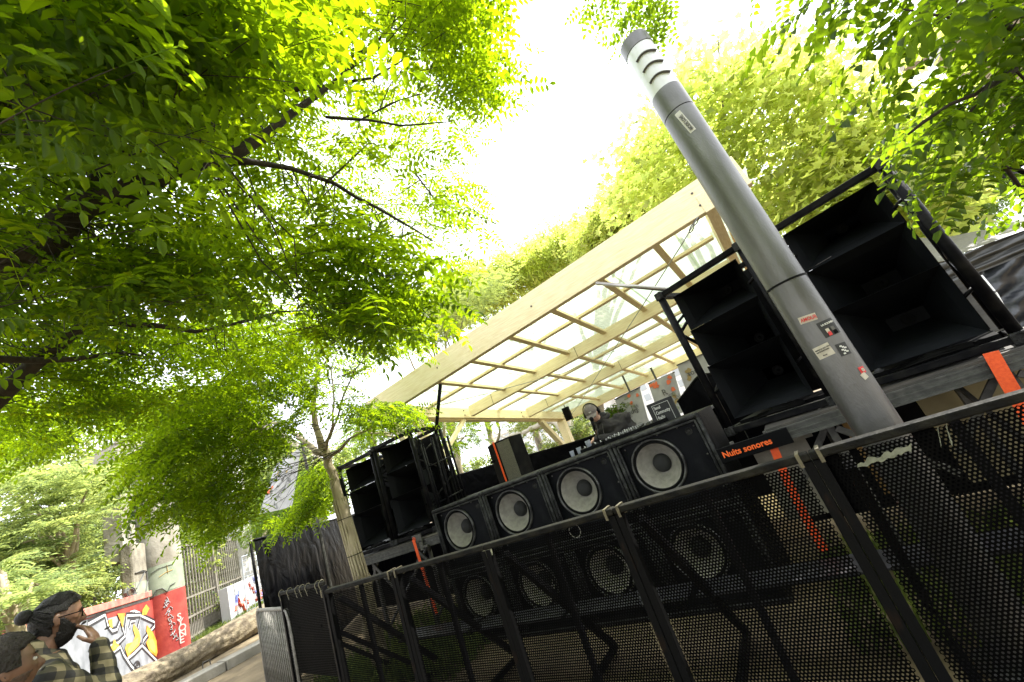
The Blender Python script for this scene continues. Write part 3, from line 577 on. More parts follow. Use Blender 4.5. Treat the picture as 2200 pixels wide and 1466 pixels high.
def cylp(px, py, w, h, rot, m, name, off=.002, poly=None):
    w, h = w * 1.12, h * 1.12      # sticker bent round the shaft, centred where the picture shows it
    r_ = ray(px, py); c0 = lc(1.6); o = EYE - c0; d = nrm(r_); ax = LAX; dp = d - ax * (d @ ax); op = o - ax * (o @ ax); A = dp @ dp; B = 2 * dp @ op; C_ = op @ op - LR ** 2; disc = B * B - 4 * A * C_
    if disc < 0: disc = 0
    s_ = (-B - math.sqrt(disc)) / (2 * A); P = EYE + d * s_; hz = (P - c0) @ ax; rad = P - c0 - ax * hz; an = math.atan2(rad[1], rad[0])
    def fn(u, v):
        x = (u - .5) * w; y = (v - .5) * h; x, y = x * math.cos(rot) - y * math.sin(rot), x * math.sin(rot) + y * math.cos(rot)
        a_ = an + x / LR; return c0 + ax * (hz + y) + V(math.cos(a_), math.sin(a_), 0) * (LR + off)
    b = MB(); b.grid(fn, 8, 6); b.build(name, m, lamp)
    n_ = V(math.cos(an), math.sin(an), 0); tx = V(-math.sin(an), math.cos(an), 0); xx = tx * math.cos(rot) + ax * math.sin(rot); yy = -tx * math.sin(rot) + ax * math.cos(rot)
    return c0 + ax * hz + n_ * (LR + off + .0035), xx, yy
PAP = mat('sticker_paper', (.42, .38, .30), .7, c2=(.5, .46, .38), scale=40); RED = mat('red_print', (.55, .03, .03), .6); DK = mat('dark_print', (.02, .02, .02), .6); WP_ = mat('white_print', (.6, .6, .56), .6)
c, x, y = cylp(1735, 685, .075, .036, math.radians(-6), PAP, 'sticker'); textmesh('sticker_lettering', 'AMOUR', .030, RED, frameM(c - x * .034 - y * .011, x, y), lamp, bold=.0006, sx=.72)
c, x, y = cylp(1781, 704, .078, .082, math.radians(2), DK, 'sticker')
textmesh('sticker_lettering', 'LA SOUND', .014, WP_, frameM(c - x * .034 + y * .020, x, y), lamp, bold=.0004)
for (dx, dy, m_) in ((-.018, -.012, PAP), (.012, -.010, GALV), (-.016, -.030, RED), (.016, -.032, BLK)):
    b = MB(); b.obox(c + x * dx + y * dy, x * .009, y * .012, np.cross(x, y) * .0008); b.build('sticker_figure', m_, lamp)
c, x, y = cylp(1769, 755, .072, .062, math.radians(4), PAP, 'sticker')
for k, s_ in enumerate(('IMPRO & ART CRU', 'SLICE SUCCION', '', 'Pistol')): 
    if s_: textmesh('sticker_lettering', s_, .009, DK, frameM(c - x * .032 + y * (.012 - .012 * k) + (x * .02 if k == 3 else 0), x, y), lamp, bold=.0003)
c, x, y = cylp(1812, 750, .05, .062, math.radians(-2), DK, 'sticker'); 
for k in range(7):
    b = MB(); b.obox(c + x * ((k % 3) - 1) * .009 + y * (.018 - .007 * k), x * .006, y * .004, np.cross(x, y) * .0006); b.build('sticker_figure', WP_, lamp)
c, x, y = cylp(1852, 795, .03, .032, 0, RED, 'sticker'); b = MB(); b.lathe([(.009, 0), (.009, .001), (.005, .001), (.005, 0)], c, np.cross(x, y), 14); b.build('sticker_figure', PAP, lamp)
cylp(1857, 808, .028, .03, .3, PAP, 'sticker')
c, x, y = cylp(1472, 262, .036, .17, math.radians(6), mat('white_plate', (.55, .54, .5), .6), 'name_plate'); textmesh('plate_lettering', 'MODE LOVE', .032, mat('grey_print', (.12, .12, .11), .6), frameM(c + x * .012 - y * .08, y, -x), lamp, bold=.001, sx=.78)
# ================================================================== SIGN
t = thing('festival_sign', 'long black sign with the words Nuits sonores in orange', 'sign', W(1548, 985, 3.5)); 
S0, S1 = W(1541, 972, 3.5), W(1690, 921, 3.5); S1[2] = S0[2] = 1.148; dx_ = nrm(S1 - S0)
b = MB(); b.obox((S0 + S1) / 2, (S1 - S0) / 2, (0, .018, 0), (0, 0, .055)); b.build('panel', mat('black_sign_board', (.004, .004, .0045), .6, spec=.05), t, bevel=.004)
textmesh('lettering', 'Nuits sonores', .062, mat('orange_print', (.85, .12, .005), .5), frameM(S0 + dx_ * .028 + V(0, -.0225, -.018), dx_, (0, 0, 1)), t, bold=.0016, sx=.98)
for x in (.12, .36): b = MB(); b.obox(S0 + dx_ * x + V(0, .035, .03), (.012, 0, 0), (0, .02, 0), (0, 0, .04)); b.build('bracket', GALV, t)
# odd things under / beside the right deck
b = MB(); b.obox(W(1845, 900, 4.3) + V(0, 0, -.15), (.12, 0, .02), (0, .01, 0), (0, 0, .42)); tag(b.build('plywood_offcut', mat('ochre_ply', (.26, .14, .03), .6, c2=(.32, .19, .05), scale=6), origin=W(1845, 900, 4.3)), 'ochre plywood offcut standing behind the foot of the lamp column', 'board')
b = MB(); b.obox((-.28, 4.05, 1.06), (.26, 0, 0), (0, .22, 0), (0, 0, .012)); b.obox((-.28, 4.05, .75), (.2, 0, 0), (0, .02, 0), (0, 0, .29)); tag(b.build('pale_board', mat('grey_plank', (.18, .165, .13), .7, c2=(.26, .24, .19), scale=6, bump=.2), origin=(-.28, 4.05, .45)), 'pale grey board beside the rightmost bass speaker under the sign', 'board')
b = MB(); b.obox((1.35, 4.9, .62), (.55, 0, 0), (0, .01, 0), (0, 0, .42)); tag(b.build('pale_board', mat('cream_ply', (.26, .21, .10), .7, c2=(.34, .28, .15), scale=4), origin=(1.35, 4.9, .2)), 'cream plywood board seen through the mesh under the right deck', 'board')
b = MB(); b.obox((-2.6, 4.75, .35), (.9, 0, 0), (0, .01, 0), (0, 0, .34)); tag(b.build('pale_board', MATS['cream_ply'], origin=(-2.6, 4.75, .02)), 'cream plywood board on the ground behind the bass speakers', 'board')
# ================================================================== DJ GEAR
TZ = 1.485
t = thing('mixer_table', 'narrow table of DJ gear directly behind the bass speakers', 'table', (-1.7, 4.75, 0))
b = MB(); b.box(-2.9, 4.6, TZ - .03, -.7, 5.05, TZ); b.build('table_top', mat('dark_table', (.03, .03, .03), .6), t, bevel=.004)
for x in (-2.8, -.8):
    for y in (4.65, 5.0): b = MB(); b.box(x - .02, y - .02, 0, x + .02, y + .02, TZ - .031); b.build('leg', STEEL, t)
KN = mat('grey_knob', (.25, .25, .24), .5); KN2 = mat('pale_knob', (.5, .5, .48), .5)
def gear(label, x0, x1, y0, y1, h, rows, cols, seed, name='mixer'):
    t = thing(name, label, name.replace('_', ' '), ((x0 + x1) / 2, y0, TZ)); r_ = random.Random(seed)
    b = MB(); pr = [(x0, y0, TZ + .001), (x0, y1, TZ + .001), (x0, y1, TZ + h + .03), (x0, y0, TZ + h)]; b.prism(pr, (x1 - x0, 0, 0)); b.build('body', BLK, t, bevel=.005)
    for i in range(cols):
        for j in range(rows):
            x = x0 + (x1 - x0) * (i + .5) / cols; f = (j + .5) / rows; y = y0 + (y1 - y0) * f; z = TZ + h + .03 * f; b = MB(); b.lathe([(.010, 0), (.008, .018), (.001, .019)], (x, y, z), (0, -.15, 1), 8); b.build('knob', KN if r_.random() < .6 else KN2, t)
    return t
gear('black mixing desk with rows of small pale knobs under the person\'s hands', -1.95, -1.5, 4.62, 4.95, .05, 4, 8, 1)
t = gear('black media player with round wheel, left of the mixing desk', -2.28, -1.98, 4.62, 4.98, .05, 2, 4, 2, 'media_player'); b = MB(); b.lathe([(.08, 0), (.08, .012), (.06, .015), (.001, .015)], (-2.13, 4.82, TZ + .068), (0, -.1, 1), 28); b.build('jog_wheel', GALV, t)
t = gear('black media player with round wheel, right of the mixing desk', -1.47, -1.17, 4.62, 4.98, .05, 2, 4, 3, 'media_player'); b = MB(); b.lathe([(.08, 0), (.08, .012), (.06, .015), (.001, .015)], (-1.32, 4.82, TZ + .068), (0, -.1, 1), 28); b.build('jog_wheel', GALV, t)
CUP = mat('milky_plastic_cup', (.50, .54, .60), .35)
def cup(p, lab, s_=1): b = MB(); b.lathe([(.029 * s_, 0), (.036 * s_, .10 * s_), (.038 * s_, .102 * s_), (.034 * s_, .10 * s_), (.027 * s_, .005)], p, (0, 0, 1), 20); tag(b.build('plastic_cup', CUP, smooth=True, origin=p), lab, 'cup', 'plastic cups on the DJ table')
ch = W(1266, 958, 4.68); cup((ch[0], 4.68, 1.512), 'pale plastic cup under the hand of the person in the cap')
cup((W(1243, 968, 4.7)[0], 4.72, TZ), 'pale plastic cup left of the one being held', .9); cup((W(1230, 972, 4.7)[0], 4.68, TZ), 'leftmost small plastic cup on the table', .8)
# black box with writing
t = thing('title_box', 'black box with the words Seoul Community Radio in a white outline', 'box', W(1430, 925, 4.72))
c = W(1428, 893, 4.72); ux = nrm(V(.98, .14, 0)); uy = nrm(np.cross(V(0, 0, 1), ux)); uz = V(0, 0, 1); hw_, hh_ = .145, .125
b = MB(); cc = V(c[0], 4.76, TZ + hh_ + .002); b.obox(cc, ux * hw_, uy * .05, uz * hh_); b.build('box_body', mat('matt_black_card', (.008, .008, .009), .6), t, bevel=.004)
fo = cc - uy * .0525
for (a0, a1, b0, b1) in ((-.095, .095, .09, .094), (-.095, -.091, -.12, .09), (.091, .095, -.12, .09)): b = MB(); b.obox(fo + ux * (a0 + a1) / 2 + uz * (b0 + b1) / 2, ux * (a1 - a0) / 2, uy * .001, uz * (b1 - b0) / 2); b.build('outline', WP_, t)
for k, s_ in enumerate(('Seoul', 'Community', 'Radio')): textmesh('lettering', s_, .05, WP_, frameM(fo - ux * .08 + uz * (.042 - .056 * k) - uy * .0005, ux, uz), t, bold=.0008, sx=.66)
# microphone
t = thing('microphone', 'black microphone on a stand in front of the person\'s chest', 'microphone', (-2.1, 4.72, TZ))
m0 = W(1273, 912, 4.62); b = MB(); b.tube([W(1290, 955, 4.66), W(1276, 920, 4.62)], .006, 6); b.build('stand_arm', STEEL, t, smooth=True); b = MB(); b.tube([W(1278, 925, 4.62), W(1272, 905, 4.62)], [.014, .02], 10); b.ell(W(1271, 901, 4.62), (.027, .027, .03), 12, 8); b.build('mic_head', RUB, t, smooth=True)
# monitor speaker
MY = 6.0; t = thing('monitor_speaker', 'tall black monitor speaker with an orange strap down its front edge, behind the bass row', 'loudspeaker', (W(1075, 1035, MY)[0], MY, 0))
xA, xB_, xC = W(1037, 960, MY)[0], W(1066, 950, MY)[0], W(1090, 948, MY)[0]; z1 = W(1066, 950, MY)[2] + .0; z0_ = 1.42
lft = [(xA, MY + .12), (xB_, MY - .05), (xC + .06, MY - .02), (xC + .10, MY + .35), (xA + .15, MY + .40)]
b = MB(); b.prism([(x, y, z0_) for x, y in lft], (0, 0, z1 - z0_)); b.build('cabinet', BLK, t, bevel=.012)
b = MB(); b.prism([(xB_ + .03, MY - .055, z0_ + .03), (xC + .055, MY - .027, z0_ + .03), (xC + .055, MY - .027, z1 - .03), (xB_ + .03, MY - .055, z1 - .03)], (0, -.006, 0)); b.build('grille', mat('speckled_grille', (.05, .05, .04), .6, c2=(.14, .13, .1), scale=160, ramp=(.4, .6)), t)
b = MB(); b.box(xB_ - .035, MY - .072, z0_ - .1, xB_ - .005, MY - .062, z1 + .01); b.build('strap', ORG, t)
b = MB(); b.box(xA + .03, MY + .03, 1.85, xA + .11, MY + .06, 1.89); b.build('handle', RUB, t)
b = MB(); b.tube([((xA + xC) / 2 + .05, MY + .18, 0), ((xA + xC) / 2 + .05, MY + .18, z0_)], .03, 10); b.lathe([(.25, 0), (.25, .015), (.03, .03)], ((xA + xC) / 2 + .05, MY + .18, 0), (0, 0, 1), 20); b.build('stand', STEEL, t, smooth=True)
# ================================================================== BANNERS
BAN = mat('grey_white_banner', (.30, .30, .32), .7, c2=(.40, .40, .42), scale=3); BR = mat('red_orange_print', (.72, .16, .07), .7); BG = mat('grey_green_print', (.25, .27, .2), .7); BB = mat('charcoal_print', (.08, .08, .08), .7); BO = mat('olive_print', (.32, .24, .10), .7)
def banner(label, corners, seed, blots, text=None, grp='printed cloth banners', tc=None):
    TL, TR, BR_, BL = [np.array(c, float) for c in corners]; t = thing('banner', label, 'banner', (TL + TR) / 2, 0, grp); nn = nrm(np.cross(TR - TL, BL - TL)); 
    if nn @ (EYE - TL) < 0: nn = -nn
    P = lambda u, v, o=0.: (TL * (1 - u) + TR * u) * (1 - v) + (BL * (1 - u) + BR_ * u) * v + nn * (.03 * math.sin(u * 5 + v * 3 + seed) + o)
    b = MB(); b.grid(lambda u, v: P(u, v), 12, 16); b.build('cloth', BAN, t, smooth=True); r_ = random.Random(seed)
    for (u, v, s_, m_, n_) in blots:
        for k in range(n_):
            uu = min(.93, max(.07, u + r_.gauss(0, s_ * .6))); vv = min(.93, max(.07, v + r_.gauss(0, s_ * .6))); q = [(uu + s_ * r_.uniform(.12, .4) * math.cos(a_), vv + s_ * .6 * r_.uniform(.12, .4) * math.sin(a_)) for a_ in [j * math.pi * 2 / 9 for j in range(9)]]
            b = MB(); b.add([P(min(.98, max(.02, x)), min(.98, max(.02, y)), .012 + .003 * k % .02) for x, y in q], [tuple(range(9))]); b.build('print', m_, t)
    for k in range(5):
        u, v = r_.uniform(.25, .8), r_.uniform(.3, .8); pts = []
        for j in range(14): pts.append(P(min(.97, max(.03, u)), min(.97, max(.03, v)), .03)); u += r_.uniform(-.06, .06) + .02 * math.cos(j); v += r_.uniform(-.03, .03) + .02 * math.sin(j)
        b = MB(); b.tube(pts, .004, 4); b.build('scribble', BB, t)
    if text: 
        for (s_, u, v, z) in text: o = P(u, v, .04); textmesh('lettering', s_, z, BB, frameM(o, TR - TL, TL - BL), t, bold=.001)
    b = MB(); b.tube([P(-.02, 0), P(1.02, 0)], .015, 6); b.build('top_rod', GALV, t)
    return t
YB = 10.
def bc(a, b_, c, d, Y): return [W(*a, Y), W(*b_, Y), W(*c, Y), W(*d, Y)]
banner('grey banner with orange and olive print hanging just right of the person', bc((1322, 858), (1375, 832), (1398, 922), (1345, 945), YB), 2, [(.5, .25, .25, BR, 3), (.45, .3, .3, BG, 3), (.5, .75, .25, BO, 4), (.55, .8, .2, BB, 2), (.4, .7, .15, BR, 3)], [('sonores', .1, .5, .17)])
banner('grey banner with large red blots in the middle of the three', bc((1392, 825), (1448, 800), (1472, 885), (1420, 903), YB), 5, [(.2, .25, .3, BR, 5), (.6, .1, .3, BR, 3), (.5, .5, .35, BG, 4), (.8, .8, .3, BO, 4)], [('R', .42, .45, .2)])
banner('plain grey banner with olive scribbles, rightmost behind the speaker frame', bc((1455, 785), (1512, 760), (1552, 860), (1490, 888), YB), 8, [(.6, .35, .35, BO, 4), (.4, .6, .3, BG, 2)], [('sono', .25, .3, .17)])
banner('banner among the leaves with black and orange print, left of the slender trunk', [WD(590, 1000, 9.5), WD(646, 962, 9.5), WD(628, 1088, 9.3), WD(558, 1106, 9.3)], 11, [(.15, .52, .22, BR, 3), (.28, .5, .22, BB, 3), (.3, .25, .2, BO, 2)], None)
b = MB(); q = WD(640, 962, 9.5); b.tube([(q[0], q[1] + .1, 0), q + V(0, .1, .3)], .03, 8); tag(b.build('banner_pole', GALV, origin=(q[0], q[1] + .1, 0)), 'thin pole carrying the banner among the leaves', 'pole')
for k, px in enumerate((1350, 1420, 1483)):
    q = W(px, 840, YB); b = MB(); b.tube([(q[0], YB + .08, 0), (q[0], YB + .08, q[2] + .6)], .025, 8); tag(b.build('banner_pole', GALV, origin=(q[0], YB + .08, 0)), 'thin pole behind the ' + ['left', 'middle', 'right'][k] + ' one of the three banners', 'pole')
# ================================================================== TENT
t = thing('marquee', 'black canvas marquee with shiny folded valance at the right edge', 'tent', (4.2, 8.2, 0)); CV = mat('black_canvas', (.02, .02, .018), .38, c2=(.05, .05, .045), scale=2, bump=.25, bscale=6, stretch=(.4, 3, 3)); CG = mat('thin_canvas_roof', (.075, .072, .055), .6, c2=(.12, .115, .09), scale=40, bump=.1)
TY = 7.2
pl = lambda pts: [W(px, py, Y) for px, py, Y in pts]
def sheet(top, bot, m, name, nv=8, amp=.03):
    def fn(u, v):
        k = u * (len(top) - 1); i = min(int(k), len(top) - 2); f = k - i; a = top[i] * (1 - f) + top[i + 1] * f; c_ = bot[i] * (1 - f) + bot[i + 1] * f; p = a * (1 - v) + c_ * v
        return p + V(0, amp * (math.sin(u * 9 + v * 14) + .5 * math.sin(v * 31 + u * 7)), 0)
    b = MB(); b.grid(fn, 40, nv); b.build(name, m, t, smooth=True)
sheet(pl([(1900, 505, 8.6), (2020, 512, 8.6), (2100, 497, 8.4), (2200, 471, 8.2), (2400, 400, 8.0)]), pl([(1900, 590, TY), (2030, 560, TY), (2110, 528, TY), (2200, 494, TY), (2400, 415, TY)]), CG, 'roof_panel', 8, .02)
sheet(pl([(1900, 591, TY), (2030, 561, TY), (2110, 529, TY), (2200, 495, TY), (2400, 416, TY)]), pl([(1900, 650, TY), (2035, 610, TY), (2090, 588, TY), (2200, 546, TY), (2400, 480, TY)]), CV, 'valance', 14, .03)
sheet(pl([(2098, 588, TY + .02), (2150, 568, TY + .02), (2200, 549, TY + .02), (2400, 482, TY + .02)]), pl([(2190, 712, TY + .02), (2215, 725, TY + .02), (2260, 720, TY + .02), (2440, 650, TY + .02)]), mat('dark_tarpaulin', (.02, .022, .026), .35, bump=.3, bscale=3), 'side_curtain', 20, .05)
b = MB(); b.tube([W(2108, 592, TY - .05), W(2140, 630, TY - .03), W(2160, 665, TY - .05), W(2192, 708, TY - .04)], .012, 6); b.build('white_cord', WHT, t, smooth=True)
for (px, py) in ((2300, 520), (1960, 640)): q = W(px, py, TY + .1); b = MB(); b.tube([(q[0], q[1], 0), q], .03, 8); b.build('tent_pole', STEEL, t)
q = W(1990, 600, TY + .1); b = MB(); b.box(q[0] - 1, TY + 2.6, 0.0, q[0] + 6, TY + 2.64, q[2] + .15); b.build('back_curtain', CV, t)
b = MB(); q = W(2196, 420, 3.2); b.tube([(q[0], 3.2, 0), q + V(.02, 0, .25)], .03, 10); b.tube([q + V(0, 0, -.45), q + V(0, 0, -.1)], .04, 10); tag(b.build('light_stand', STEEL, smooth=True, origin=(q[0], 3.2, 0)), 'black upright stand at the far right edge of the photo', 'stand')
t = thing('stage_light', 'small black lamp head half hidden in the leaves at the right edge', 'lamp', W(2178, 290, 2.6)); q = W(2185, 285, 2.6)
b = MB(); b.lathe([(.035, 0), (.045, .1), (.05, .16), (.042, .165), (.03, .1)], q, (-.5, -.3, -.6), 16); b.build('housing', RUB, t, smooth=True); b = MB(); b.tube([q, q + V(-.09, 0, -.10), q + V(-.05, 0, -.22), q + V(.03, 0, -.3)], .01, 8); b.build('yoke', STEEL, t, smooth=True)
# ================================================================== LEFT BACKGROUND: wall, pier, fence, log
P1 = V(-16.75, 4.30, 0); P2 = V(-13.35, 2.40, 0); wd = nrm(P1 - P2); wn = V(-wd[1], wd[0], 0)
if wn @ (EYE - P1) < 0: wn = -wn
P0 = P2 - wd * 5
wall = thing('graffiti_wall', 'low red rimmed wall with silver graffiti and painted flames, left of the round pier', 'wall', P1)
b = MB(); b.obox((P0 + P1) / 2 + V(0, 0, .98) - wn * .12, (P1 - P0) / 2, wn * .12, V(0, 0, .98)); b.build('wall_face', mat('weathered_silver_paint', (.14, .14, .145), .6, c2=(.28, .285, .30), scale=1.6, bump=.08, bscale=12, detail=8), wall)
REDP = mat('red_wall_paint', (.20, .012, .008), .75, c2=(.32, .045, .028), scale=2.2, bump=.2, bscale=16, detail=8)
b = MB(); b.obox((P0 + P1) / 2 + V(0, 0, 2.04) - wn * .09, (P1 - P0) / 2, wn * .17, V(0, 0, .075)); b.build('coping', mat('red_coping', (.42, .09, .07), .7, c2=(.55, .2, .15), scale=4), wall, bevel=.01)
wp = lambda cx, cy, o: WP(cx * .2837, 1050 + cy * .2837, P1, wn, o)     # point on the wall face
def paint(poly, m, o, name='paint'): b = MB(); b.add([wp(x, y, o) for x, y in poly], [tuple(range(len(poly)))]); b.build(name, m, wall)
def ribbon(pts, w, m, o, name='paint_line', parent=None, f=None):
    f = f or wp; P = [f(x, y, o) for x, y in pts]; b = MB(); n_ = len(P); L_ = []; R_ = []
    for i, p in enumerate(P): d = nrm(P[min(i + 1, n_ - 1)] - P[max(0, i - 1)]); s_ = np.cross(d, wn) * w / 2; L_.append(p + s_); R_.append(p - s_)
    b.add(L_ + R_, [(i, i + 1, n_ + i + 1, n_ + i) for i in range(n_ - 1)]); b.build(name, m, parent or wall)
SILV = mat('silver_graffiti', (.13, .14, .155), .55, c2=(.27, .28, .30), scale=2.5, detail=6); GBK = mat('black_graffiti', (.015, .015, .018), .5); GWH = mat('white_graffiti', (.5, .5, .5), .5); FLO = mat('orange_flame_paint', (.55, .17, .012), .6, c2=(.6, .36, .05), scale=3); FLY = mat('yellow_flame_paint', (.6, .42, .08), .6); GBL = mat('dark_blue_graffiti', (.02, .025, .045), .5)
paint([(560, 1010), (1190, 830), (1230, 1380), (1150, 1380), (1100, 1200), (1170, 1010), (900, 960), (700, 1010), (560, 1060)], REDP, .004)
paint([(400, 1060), (785, 958), (830, 1055), (870, 1075), (905, 1005), (955, 960), (1065, 958), (1165, 1010), (1170, 1045), (1130, 1110), (1085, 1185), (1220, 1345), (1110, 1400), (1060, 1420), (700, 1480), (400, 1480)], SILV, .008)
for w_, m_, o in ((.17, GBK, .012), (.055, GWH, .016)):
    ribbon([(660, 1030), (790, 958), (812, 1040), (845, 1082), (880, 1070), (905, 1005), (925, 1060), (940, 1120), (890, 1170), (830, 1195)], w_, m_, o)
    ribbon([(940, 1100), (955, 965), (1062, 960), (1040, 1060)], w_, m_, o); ribbon([(1062, 965), (1168, 1015), (1165, 1045), (1120, 1100), (1082, 1150), (1070, 1190), (1215, 1340)], w_, m_, o)
    ribbon([(800, 1280), (905, 1200), (930, 1260), (990, 1350), (1050, 1405), (1080, 1390)], w_, m_, o); ribbon([(975, 1060), (985, 1010), (1020, 1005), (1010, 1050)], w_ * .8, m_, o)
    ribbon([(1070, 1190), (1010, 1250), (960, 1290)], w_, m_, o)
ribbon([(1035 + 34 * (1 - k / 26) * math.cos(k * .55), 1345 + 48 * (1 - k / 26) * math.sin(k * .55)) for k in range(24)], .05, GBK, .020)
for pl_, m_ in (([(1005, 1025), (1045, 1085), (1058, 1140), (1045, 1190), (990, 1245), (960, 1280), (938, 1215), (950, 1180), (1000, 1165), (1015, 1120), (1000, 1070)], FLO), ([(1105, 1035), (1150, 1090), (1185, 1170), (1190, 1230), (1175, 1275), (1125, 1235), (1098, 1170), (1120, 1130), (1100, 1080)], FLO),
                ([(855, 1140), (875, 1175), (895, 1190), (865, 1230), (838, 1232), (828, 1200), (845, 1180)], FLO), ([(1100, 880), (1125, 910), (1100, 960), (1068, 962), (1072, 920)], FLO), ([(880, 950), (940, 945), (930, 1000), (920, 1060), (900, 1000)], FLO), ([(812, 1000), (840, 990), (845, 1060), (820, 1050)], FLO), ([(1065, 1360), (1120, 1375), (1110, 1405), (1085, 1400)], FLO),
                ([(1010, 1150), (1040, 1130), (1035, 1180), (985, 1235), (962, 1255), (955, 1215)], FLY), ([(1120, 1150), (1150, 1140), (1170, 1200), (1165, 1250), (1130, 1220)], FLY), ([(860, 1190), (880, 1195), (855, 1222), (845, 1215)], FLY)):
    paint(pl_, m_, .022 + (.004 if m_ is FLY else 0), 'flame')
paint([(660, 1466), (790, 1352), (850, 1466)], GBL, .024); paint([(690, 1160), (740, 1215), (700, 1270), (660, 1230)], GBL, .024); ribbon([(720, 1450), (735, 1425), (750, 1450)], .05, GWH, .028); ribbon([(770, 1445), (775, 1410), (800, 1440)], .05, GWH, .028)
ribbon([(700, 1190), (718, 1215), (690, 1240)], .03, GWH, .028)
for k in range(3): ribbon([(975 + k * 20, 935 + k * 4), (1010 + k * 18, 925 + k * 6), (1040 + k * 6, 935 + k * 4)], .02, GWH, .026)
# pier
pc = V(-17.55, 4.75, 0); PR = .62
pier = thing('bridge_pier', 'round concrete pier with graffiti and a red painted foot, right of the red wall', 'pier', pc)
PM = mat('weathered_pier_concrete', (.15, .135, .10), .85, c2=(.32, .30, .25), scale=1.6, bump=.4, bscale=14, detail=8)
b = MB(); b.lathe([(PR, 0), (PR, 5.6)], pc, (0, 0, 1), 48); o = b.build('shaft', PM, pier, smooth=True); e = o.modifiers.new('e', 'EDGE_SPLIT')
b = MB(); b.lathe([(PR + .006, 0), (PR + .006, 1.93)], pc, (0, 0, 1), 48); b.build('painted_foot', REDP, pier, smooth=True).modifiers.new('e', 'EDGE_SPLIT')
b = MB(); b.lathe([(PR + .006, 1.96), (PR + .006, 2.75)], pc, (0, 0, 1), 48); b.f = b.f[:-2]; b.m = b.m[:-2]; b.build('green_band', mat('faded_green_paint', (.15, .18, .12), .8, c2=(.27, .30, .22), scale=2.5, detail=8), pier, smooth=True)
vd = nrm(V(-pc[0], -pc[1], 0)); vr = np.cross(V(0, 0, 1), vd)      # toward the camera, and its right-hand (seen) side
def pp(px, py, o=.012):     # point on the pier surface
    r_ = nrm(ray(px, py)); o_ = EYE - pc; dp = V(r_[0], r_[1], 0); op = V(o_[0], o_[1], 0); A = dp @ dp; B = 2 * dp @ op; C_ = op @ op - (PR + o) ** 2; s_ = (-B - math.sqrt(max(0, B * B - 4 * A * C_))) / (2 * A); return EYE + r_ * s_
def pline(pts, w, m, name='graffiti_line'): b = MB(); b.tube([pp(x, y) for x, y in pts], w, 5, fl=.4); b.build(name, m, pier)
LB = mat('pale_blue_graffiti', (.42, .52, .55), .6)
r_ = random.Random(5)
for k in range(26):
    x = 357 + k * .75 + r_.uniform(-4, 4); y = 1283 + k * 3.4; pline([(x, y), (x + r_.uniform(-7, 7), y + r_.uniform(2, 6)), (x + r_.uniform(-5, 5), y + r_.uniform(5, 9))], .018, LB)
for k, ch_ in enumerate('SYONE'):
    q = pp(381 + k * 1.2, 1334 + k * 12.5, .02); textmesh('graffiti_lettering', ch_, .26, mat('grey_spray', (.5, .5, .48), .6), frameM(q, vr * -1 if (vr @ nrm(W(1200, 976, 5) - W(1000, 1050, 5))) < 0 else vr, (0, 0, 1)), pier, bold=.004, sx=.9)
GG = mat('grey_outline_paint', (.09, .09, .085), .7)
pline([(325, 1232), (340, 1222), (358, 1216), (372, 1212)], .02, GG); pline([(330, 1283), (336, 1268), (348, 1264), (360, 1272), (366, 1258), (376, 1252)], .03, GG); pline([(342, 1240), (356, 1230), (366, 1226), (371, 1224)], .012, mat('orange_tag', (.6, .35, .05), .7)); pline([(358, 1214), (361, 1232)], .012, MATS['orange_tag'])
# slab standing before the pier
s0 = WP(262, 1300, P1 - wn * .1, wn); sc_ = WP(288, 1225, P1 - wn * .15, wn); slab = thing('concrete_slab', 'stained upright concrete slab with grey graffiti, rising behind the red wall', 'slab', (sc_[0], sc_[1], 0))
hw_ = .54; b = MB(); zt = WP(275, 1170, P1 - wn * .15, wn)[2]; b.obox((sc_[0], sc_[1], zt / 2), wd * hw_, wn * .14, (0, 0, zt / 2)); b.build('slab_body', CONCD, slab, bevel=.05)
b = MB(); b.obox((sc_[0] , sc_[1], zt * .61 ) + wn * .145, wd * (hw_ - .06), wn * .003, (0, 0, .30)); b.build('green_paint', MATS['faded_green_paint'], slab)
sf = lambda x, y, o=0: WP(x, y, V(sc_[0], sc_[1], 0) + wn * (.152 + o), wn)
def sline(pts, w, m): b = MB(); b.tube([sf(x, y) for x, y in pts], w, 5, fl=.4); b.build('graffiti_line', m, slab)
sline([(280 + 13 * (1 - k / 40) * math.cos(k * .6), 1273 + 14 * (1 - k / 40) * math.sin(k * .6)) for k in range(22)], .035, GG); sline([(293, 1265), (303, 1245), (310, 1228), (290, 1232), (305, 1226), (314, 1228), (316, 1250), (312, 1275), (322, 1270)], .03, GG)
up_ = sc_.copy(); b = MB(); b.obox((up_[0], up_[1], zt + .55) - wn * .25, wd * (hw_ * .92), wn * .2, (0, 0, .95)); b.build('upper_block', PM, slab, bevel=.01)
sf2 = lambda x, y: WP(x, y, V(sc_[0], sc_[1], 0) + wn * (-.045), wn)
for s_, px, py in (('69', 272, 1158),): textmesh('graffiti_lettering', s_, .42, GG, frameM(sf2(px, py), wd * (1 if wd @ (sf2(320, 1200) - sf2(280, 1215)) > 0 else -1), (0, 0, 1)), slab, bold=.0)
